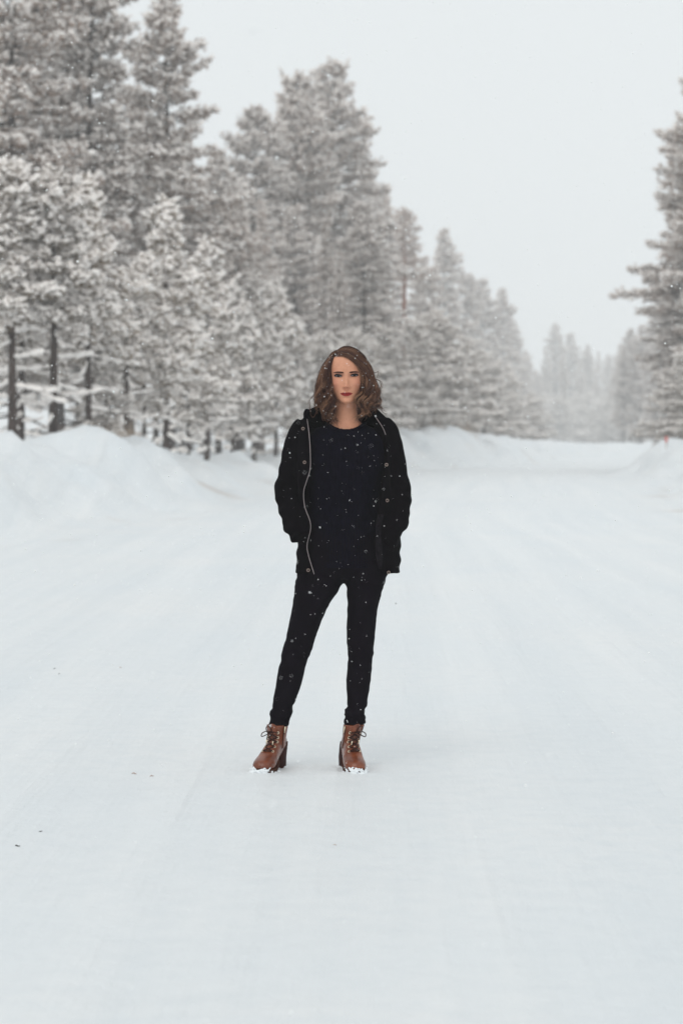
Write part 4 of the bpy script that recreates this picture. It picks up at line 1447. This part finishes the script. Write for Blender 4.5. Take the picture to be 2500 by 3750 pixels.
def build_hair():
    rg = np.random.default_rng(12)
    N = 42
    outL = [(.20, .082), (.16, .094), (.094, .118), (.013, .124), (-.04, .112), (-.09, .086), (-.12, .07)]
    outR = [(.20, .082), (.18, .090), (.113, .112), (.05, .136), (-.006, .140), (-.05, .118), (-.08, .094), (-.12, .07)]
    inn = [(.20, .070), (.15, .078), (.10, .074), (.05, .072), (.0, .060), (-.05, .054), (-.10, .052)]

    def itp(tab, z):
        t = np.array(tab)[::-1]
        return np.interp(z, t[:, 0], t[:, 1])
    paths, tones, rads = [], [], []

    def emit(P, n_str, spread, tone, wave_amp, phase, wl=0.072, rad=.00048, start=0.125):
        """one lock: n_str strands around the guide P (m,3) in head space"""
        G = catmull(P, 140)
        sl = np.concatenate([[0], np.cumsum(np.linalg.norm(np.diff(G, axis=0), axis=1))])
        su = np.linspace(0, sl[-1], N)
        G = np.stack([np.interp(su, sl, G[:, c]) for c in range(3)], 1)
        seg = np.linalg.norm(np.diff(G, axis=0), axis=1)
        s = np.concatenate([[0], np.cumsum(seg)])
        f = s / s[-1]
        T = np.gradient(G, axis=0)
        T /= np.linalg.norm(T, axis=1)[:, None]
        rad_dir = G * np.array([1, 1, 0]) + np.array([0, 0, 1e-3])
        rad_dir /= np.linalg.norm(rad_dir, axis=1)[:, None]
        tan = np.cross(T, rad_dir)
        tan /= np.linalg.norm(tan, axis=1)[:, None] + 1e-9
        A = wave_amp * sm(start - G[:, 2], 0.0, 0.13)
        ph = 2 * np.pi * s / wl + phase
        W = G + tan * (A * np.sin(ph))[:, None] + rad_dir * (0.55 * A * np.cos(ph))[:, None]
        for k in range(n_str):
            o = rg.normal(0, 1, 2) * spread
            wd = (0.55 + 0.75 * sm(f, .1, .6)) * (1 - 0.45 * sm(f, .8, 1.0))
            fr = rg.normal(0, 1, (3, 3)) * .0008
            Q = W + tan * (o[0] * wd)[:, None] + rad_dir * (o[1] * .6 * wd)[:, None]
            Q = Q + np.sin(f * 9 + k)[:, None] * fr[0] * f[:, None] + np.sin(f * 21 + 2 * k)[:, None] * fr[1] * .5 * f[:, None]
            cut = rg.uniform(.90, 1.0)
            ff = np.linspace(0, cut, N)
            Q = np.stack([np.interp(ff, f, Q[:, c]) for c in range(3)], 1)
            paths.append(Q)
            tones.append(np.clip(tone + rg.normal(0, .10) + .14 * ff ** 1.5, 0, 1))
            rads.append(rad * rg.uniform(.7, 1.25))

    def lock(side, a, l, n_str=16, spread=.0034, tone=None, phase=None, zend=None, wave=.019):
        phi = R(52 + 122 * a)
        px = -.036 + rg.normal(0, .003)
        py = -.053 + .118 * a
        if side > 0:
            ph1 = R(22 + 142 * a)
            el = R(26 + 16 * min(1, a * 3))
        else:
            ph1 = R(52 + 106 * a)
            el = R(42)
        k1 = 1.035 + .085 * l
        d0 = np.array([px / .078, py / .100, 0.0])
        d0[2] = math.sqrt(max(.05, 1 - d0[0] ** 2 - d0[1] ** 2))
        d1 = np.array([side * math.sin(ph1) * math.cos(el), -math.cos(ph1) * math.cos(el), math.sin(el)])
        P = []
        for f in (0, .33, .66, 1.0):
            dd = d0 * (1 - f) + d1 * f
            dd /= np.linalg.norm(dd)
            kk = 1.015 + .03 * l + (k1 - 1.015 - .03 * l) * f + .022 * math.sin(math.pi * f)
            P.append((dd[0] * .079 * kk, dd[1] * .1005 * kk, .125 + dd[2] * .0985 * kk))
        zend = zend if zend is not None else -.100 + .070 * min(l, 1) ** 1.6 + rg.uniform(-.006, .014) + (.012 if side > 0 else -.002)
        out = outR if side > 0 else outL
        zm = min(.018, zend + .03)
        zz = [.148, .108, .068, zm, zm + (zend - zm) * .5, zend]
        for i, z in enumerate(zz):
            rin, rout = itp(inn, z), itp(out, z)
            rx = rin + (rout - rin) * l
            ry = .099 + .022 * l + .004 * i * (a > .4)
            ph = phi - (.028 * i if a < .35 else 0.0)
            if side > 0 and i == 0: ph -= .26 * (1 - a) ** 4
            x, y = side * rx * math.sin(ph), -ry * math.cos(ph)
            if z < -.02: y -= .016 * (1 - a) * (-z - .02) / .07
            if a > .55 and z < 0: y = min(y, .098)
            P.append((x, y, z))
        tone = tone if tone is not None else float(np.clip(rg.choice([.16, .44, .54, .88]) + rg.normal(0, .08), .04, 1)) * (.40 + .60 * min(l, 1))
        phase = phase if phase is not None else 3.0 * round(phi * 4) / 4 + rg.uniform(-1.5, 1.5) + 2.5 * l
        emit(P, n_str, spread, tone, wave * rg.uniform(.75, 1.25), phase, rg.uniform(.076, .100))
    for side in (-1, 1):
        for (l, na, ns, wa) in ((.10, 24, 8, .010), (.40, 22, 12, .016), (.70, 19, 18, .021), (.97, 17, 22, .025)):
            for a in np.linspace(0, 1, na):
                lock(side, float(np.clip(a + rg.uniform(-.02, .02), 0, 1)), float(np.clip(l + rg.uniform(-.10, .05), 0, 1)), ns, .0036, wave=wa)
        for i in range(18):
            lock(side, rg.uniform(0, .38), rg.uniform(.5, 1.0), 16, .0034, tone=float(np.clip(rg.normal(.66, .16), .2, 1)), wave=.022)
    for a, l in ((0.0, .12), (.02, .3), (.05, .5)):
        lock(1, a, l, 20, .0030, tone=.92)
        lock(-1, a + .02, l, 16, .0035, tone=.66)
    # smooth top: hair combed over from the parting
    for i in range(120):
        side = 1 if rg.uniform() < .62 else -1
        lock(side, rg.uniform(0, 1), rg.uniform(.80, .97), 7, .0035, zend=rg.uniform(-.04, .045), tone=float(np.clip(rg.normal(.42, .14), .1, .9)))
    # stray curls
    emit([(-.10, -.03, .10), (-.118, -.03, .05), (-.138, -.03, .028), (-.152, -.03, .008), (-.148, -.03, -.018), (-.142, -.03, -.042)], 9, .0024, .5, .002, 0, .07)
    emit([(-.09, -.03, .06), (-.115, -.03, -.01), (-.128, -.03, -.045), (-.138, -.03, -.055), (-.150, -.03, -.032)], 6, .002, .45, .002, 0, .07)
    emit([(.09, -.03, .14), (.115, -.03, .128), (.130, -.03, .131), (.126, -.03, .112), (.122, -.03, .098)], 3, .001, .6, .001, 0, .07)
    emit([(.11, -.03, .06), (.135, -.03, .02), (.142, -.03, -.012), (.156, -.03, -.030), (.164, -.03, -.024)], 8, .0025, .5, .003, 0, .05)
    emit([(.11, -.02, .10), (.135, -.02, .095), (.143, -.02, .075), (.138, -.02, .058), (.148, -.02, .04)], 9, .003, .6, .004, 0, .05)
    emit([(.11, -.03, .03), (.14, -.03, -.02), (.158, -.03, -.042), (.168, -.03, -.040)], 8, .0025, .45, .004, 0, .05)
    for i in range(60):          # flyaways
        side = rg.choice([-1, 1])
        a, l = rg.uniform(.1, .8), 1.0
        lock(side, a, 1.0 + rg.uniform(.0, .12), 1, .004, tone=rg.uniform(.4, .8))
    Pt = np.array(paths)                                     # (S, N, 3)
    S = len(Pt)
    Pt[:, :, 0] += HX
    Pt[:, :, 2] += CHIN
    T = np.gradient(Pt, axis=1)
    T /= np.linalg.norm(T, axis=2)[..., None] + 1e-9
    u = np.cross(T, np.array([0.2, 0.9, 0.3]))
    u /= np.linalg.norm(u, axis=2)[..., None] + 1e-9
    w = np.cross(T, u)
    r = np.array(rads)[:, None] * (1 - 0.7 * np.linspace(0, 1, N) ** 4)[None, :]
    V = np.stack([Pt + r[..., None] * (math.cos(a) * u + math.sin(a) * w) for a in (0.3, 2.39, 4.49)], 2)   # S,N,3sides,3
    base = (np.arange(S) * N * 3)[:, None, None]
    i = (np.arange(N - 1) * 3)[None, :, None]
    j = np.arange(3)[None, None, :]
    k = (j + 1) % 3
    q = np.stack(np.broadcast_arrays(base + i + j, base + i + k, base + i + 3 + k, base + i + 3 + j), -1).reshape(-1, 4)
    me = mesh_np('hair', V.reshape(-1, 3), [q], M_HAIR)
    set_attr(me, 'tone', np.repeat(np.array(tones).reshape(-1), 3))
    o = link('hair', me, person)
    tag(o, 'wavy shoulder-length brown hair with lighter strands, parted to one side')
    return Pt


HAIR = build_hair()

# ------------------------------------------------------------------ falling snow
def build_falling_snow():
    rg = np.random.default_rng(5)
    pts, rad = [], []
    for (y0, y1, dens, r_med) in ((3.2, 4.8, 10, .0014), (4.8, 7.2, 60, .00090), (7.2, 9.7, 200, .00080), (9.7, 13, 150, .00130), (13, 20, 40, .0019), (20, 34, 6, .0028)):
        vol = (0.36 * 0.50) * (y1 ** 3 - y0 ** 3) / 3
        n = int(vol * dens)
        y = (rg.uniform(y0 ** 3, y1 ** 3, n)) ** (1 / 3)
        x = rg.uniform(-0.18, 0.18, n) * y
        z = CAM_H + rg.uniform(-0.26, 0.24, n) * y
        ok = (z > 0.03) & ~((np.abs(x - 0.02) < 0.06) & (np.abs(z - 1.575) < 0.09) & (y > 8.6) & (y < 9.9))
        pts.append(np.stack([x, y, z], 1)[ok])
        r = r_med * np.exp(rg.normal(0, .60, n))
        rad.append(np.clip(r, .0005, .0045)[ok])
    P, r = np.concatenate(pts), np.concatenate(rad)
    n = len(P)
    o = np.array([(1, 0, 0), (-1, 0, 0), (0, 1, 0), (0, -1, 0), (0, 0, 1), (0, 0, -1)], float)
    f = np.array([(0, 2, 4), (2, 1, 4), (1, 3, 4), (3, 0, 4), (2, 0, 5), (1, 2, 5), (3, 1, 5), (0, 3, 5)])
    V = P[:, None] + o[None] * r[:, None, None] * rg.uniform(.6, 1.4, (n, 6, 1))
    F = (f[None] + (np.arange(n) * 6)[:, None, None]).reshape(-1, 3)
    m = mat_new('snowflake', (0.95, 0.96, 0.96), 0.8, 0.1)[0]
    ob = link('falling_snow', mesh_np('falling_snow', V.reshape(-1, 3), [F], m))
    tag(ob, 'small white snowflakes drifting in the air in front of the woman and trees', 'snow', kind='stuff')
    # flakes caught in her hair
    S = HAIR.reshape(-1, 3)
    outer = S[(S[:, 1] < 0.02)]
    pick = outer[rg.integers(0, len(outer), 230)] + np.array([0, -.004, 0]) + rg.normal(0, .001, (230, 3))
    r2 = np.clip(.0013 * np.exp(rg.normal(0, .45, 230)), .0005, .003)
    V2 = pick[:, None] + o[None] * r2[:, None, None] * rg.uniform(.7, 1.3, (230, 6, 1))
    F2 = (f[None] + (np.arange(230) * 6)[:, None, None]).reshape(-1, 3)
    hs = link('snowflakes', mesh_np('snowflakes', V2.reshape(-1, 3), [F2], m), person)
    hs['kind'] = 'stuff'


build_falling_snow()


# ------------------------------------------------------------------ small things on the snow
M_TWIG = mat_new('bark_bit', (0.022, 0.017, 0.015), 0.9, 0.2)[0]
M_TWIG2 = mat_new('brown_needle_bit', (0.50, 0.40, 0.36), 0.9, 0.2)[0]
for i, (px, py, mt, s, lab) in enumerate((
        (198, 2451, M_TWIG, 1.0, 'upper of two dark bark specks on the snow far left of her knees'),
        (215, 2471, M_TWIG, 0.8, 'lower of two dark bark specks on the snow far left of her knees'),
        (145, 3050, M_TWIG, 0.8, 'dark bark speck on the snow at lower left, the farther of two'),
        (60, 3103, M_TWIG, 1.2, 'dark bark sliver on the snow nearest the lower left edge'),
        (489, 2839, M_TWIG2, 1.3, 'faint brown bit on the snow left of her boots, the farther left'),
        (553, 2847, M_TWIG2, 1.1, 'faint brown bit on the snow left of her boots, nearer to them'),
        (440, 2447, M_TWIG2, 1.0, 'faint brown bit on the snow left of her legs'),
        (1226, 3106, M_TWIG2, 0.8, 'tiny brown bit on the snow in front of her boots'))):
    d = CAM_H * F_PX / (py - HORIZON)
    x = (px - 1250) / F_PX * d
    rg = np.random.default_rng(50 + i)
    L = .008 * s
    a = rg.uniform(-.5, .5)
    t = np.linspace(-1, 1, 5)
    path = np.stack([t * L * math.cos(a), t * L * math.sin(a), .0025 + .0015 * rg.normal(0, 1, 5)], 1)
    me = tube_mesh('bark_fragment', path, np.array([.0010, .0018, .0021, .0016, .0008]) * s, mt, 6)
    o = link('bark_fragment', me, loc=(x, d, gz(x, d)))
    tag(o, lab, 'debris', 'bark fragments on the snow')


def build_marker():
    d = 86.0
    x = (2437 - 1250) / F_PX * d
    z0 = gz(x, d)
    zt = CAM_H + (HORIZON - 1598) / F_PX * d
    e = link('marker_stake', None, loc=(x, d, z0))
    tag(e, 'thin road stake with a red reflector standing on the right snow bank', 'marker')
    h = max(0.3, zt - z0)
    V, q, t = tube(np.array([[0, 0, -.3], [0, 0, h * .5], [0, 0, h]]), .016, 8)
    link('post', mesh_np('post', V, [q, t], mat_new('stake_wood', (.35, .26, .2), .8)[0]), e)
    w = .045
    rings = []
    for (yy, k) in ((-.028, .85), (-.024, 1), (-.017, 1)):
        rings.append(np.array([(-w * k, yy, h - .20), (w * k, yy, h - .20), (w * k, yy, h - .01 * k), (-w * k, yy, h - .01 * k)]))
    V, q, t = loft(np.array(rings))
    link('reflector', mesh_np('reflector', V, [q, t], mat_new('red_reflector', (.55, .05, .035), .4)[0], smooth=False), e)


build_marker()


def build_dry_grass():
    rg = np.random.default_rng(8)
    bag = Bag()
    for (px, d, n, hgt) in ((385, 53.0, 130, .50), (430, 54, 110, .45), (300, 52, 60, .35), (1560, 118, 120, .5), (1700, 124, 100, .5)):
        x = (px - 1250) / F_PX * d
        p = np.stack([x + rg.normal(0, .32, n), d + rg.normal(0, .3, n), np.zeros(n)], 1)
        p[:, 2] = ground_z(p[:, 0], p[:, 1])
        tip = p + np.stack([rg.normal(0, .12, n), rg.normal(0, .12, n), hgt * rg.uniform(.5, 1.1, n)], 1)
        add_sticks(bag, p, tip, np.full(n, .006), np.full(n, .002))
    o = link('dry_grass', bag.mesh('dry_grass', mat_new('dry_grass_blades', (.50, .39, .30), .8)[0]))
    tag(o, 'pale brown dry grass poking out of the snow behind the bank', 'grass', kind='stuff')


build_dry_grass()

# ------------------------------------------------------------------ snowy air
def build_haze():
    x0, x1, y0, y1, z0, z1 = -306, 306, -32, 696, -1.6, 34
    V = [(x, y, z) for z in (z0, z1) for y in (y0, y1) for x in (x0, x1)]
    F = [(0, 2, 3, 1), (4, 5, 7, 6), (0, 1, 5, 4), (2, 6, 7, 3), (0, 4, 6, 2), (1, 3, 7, 5)]
    m = bpy.data.materials.new('snowy_air')
    m.use_nodes = True
    n, l = m.node_tree.nodes, m.node_tree.links
    n.clear()
    out = n.new('ShaderNodeOutputMaterial')
    v = n.new('ShaderNodeVolumePrincipled')
    v.inputs['Color'].default_value = (0.985, 0.985, 0.985, 1)
    v.inputs['Density'].default_value = 0.0014
    l.new(v.outputs[0], out.inputs['Volume'])
    me = mesh_np('haze', np.array(V, dtype=float), [np.array(F)], m, smooth=False)
    o = link('haze', me)
    tag(o, 'pale snowy air fading the far trees', 'haze', kind='stuff')


build_haze()
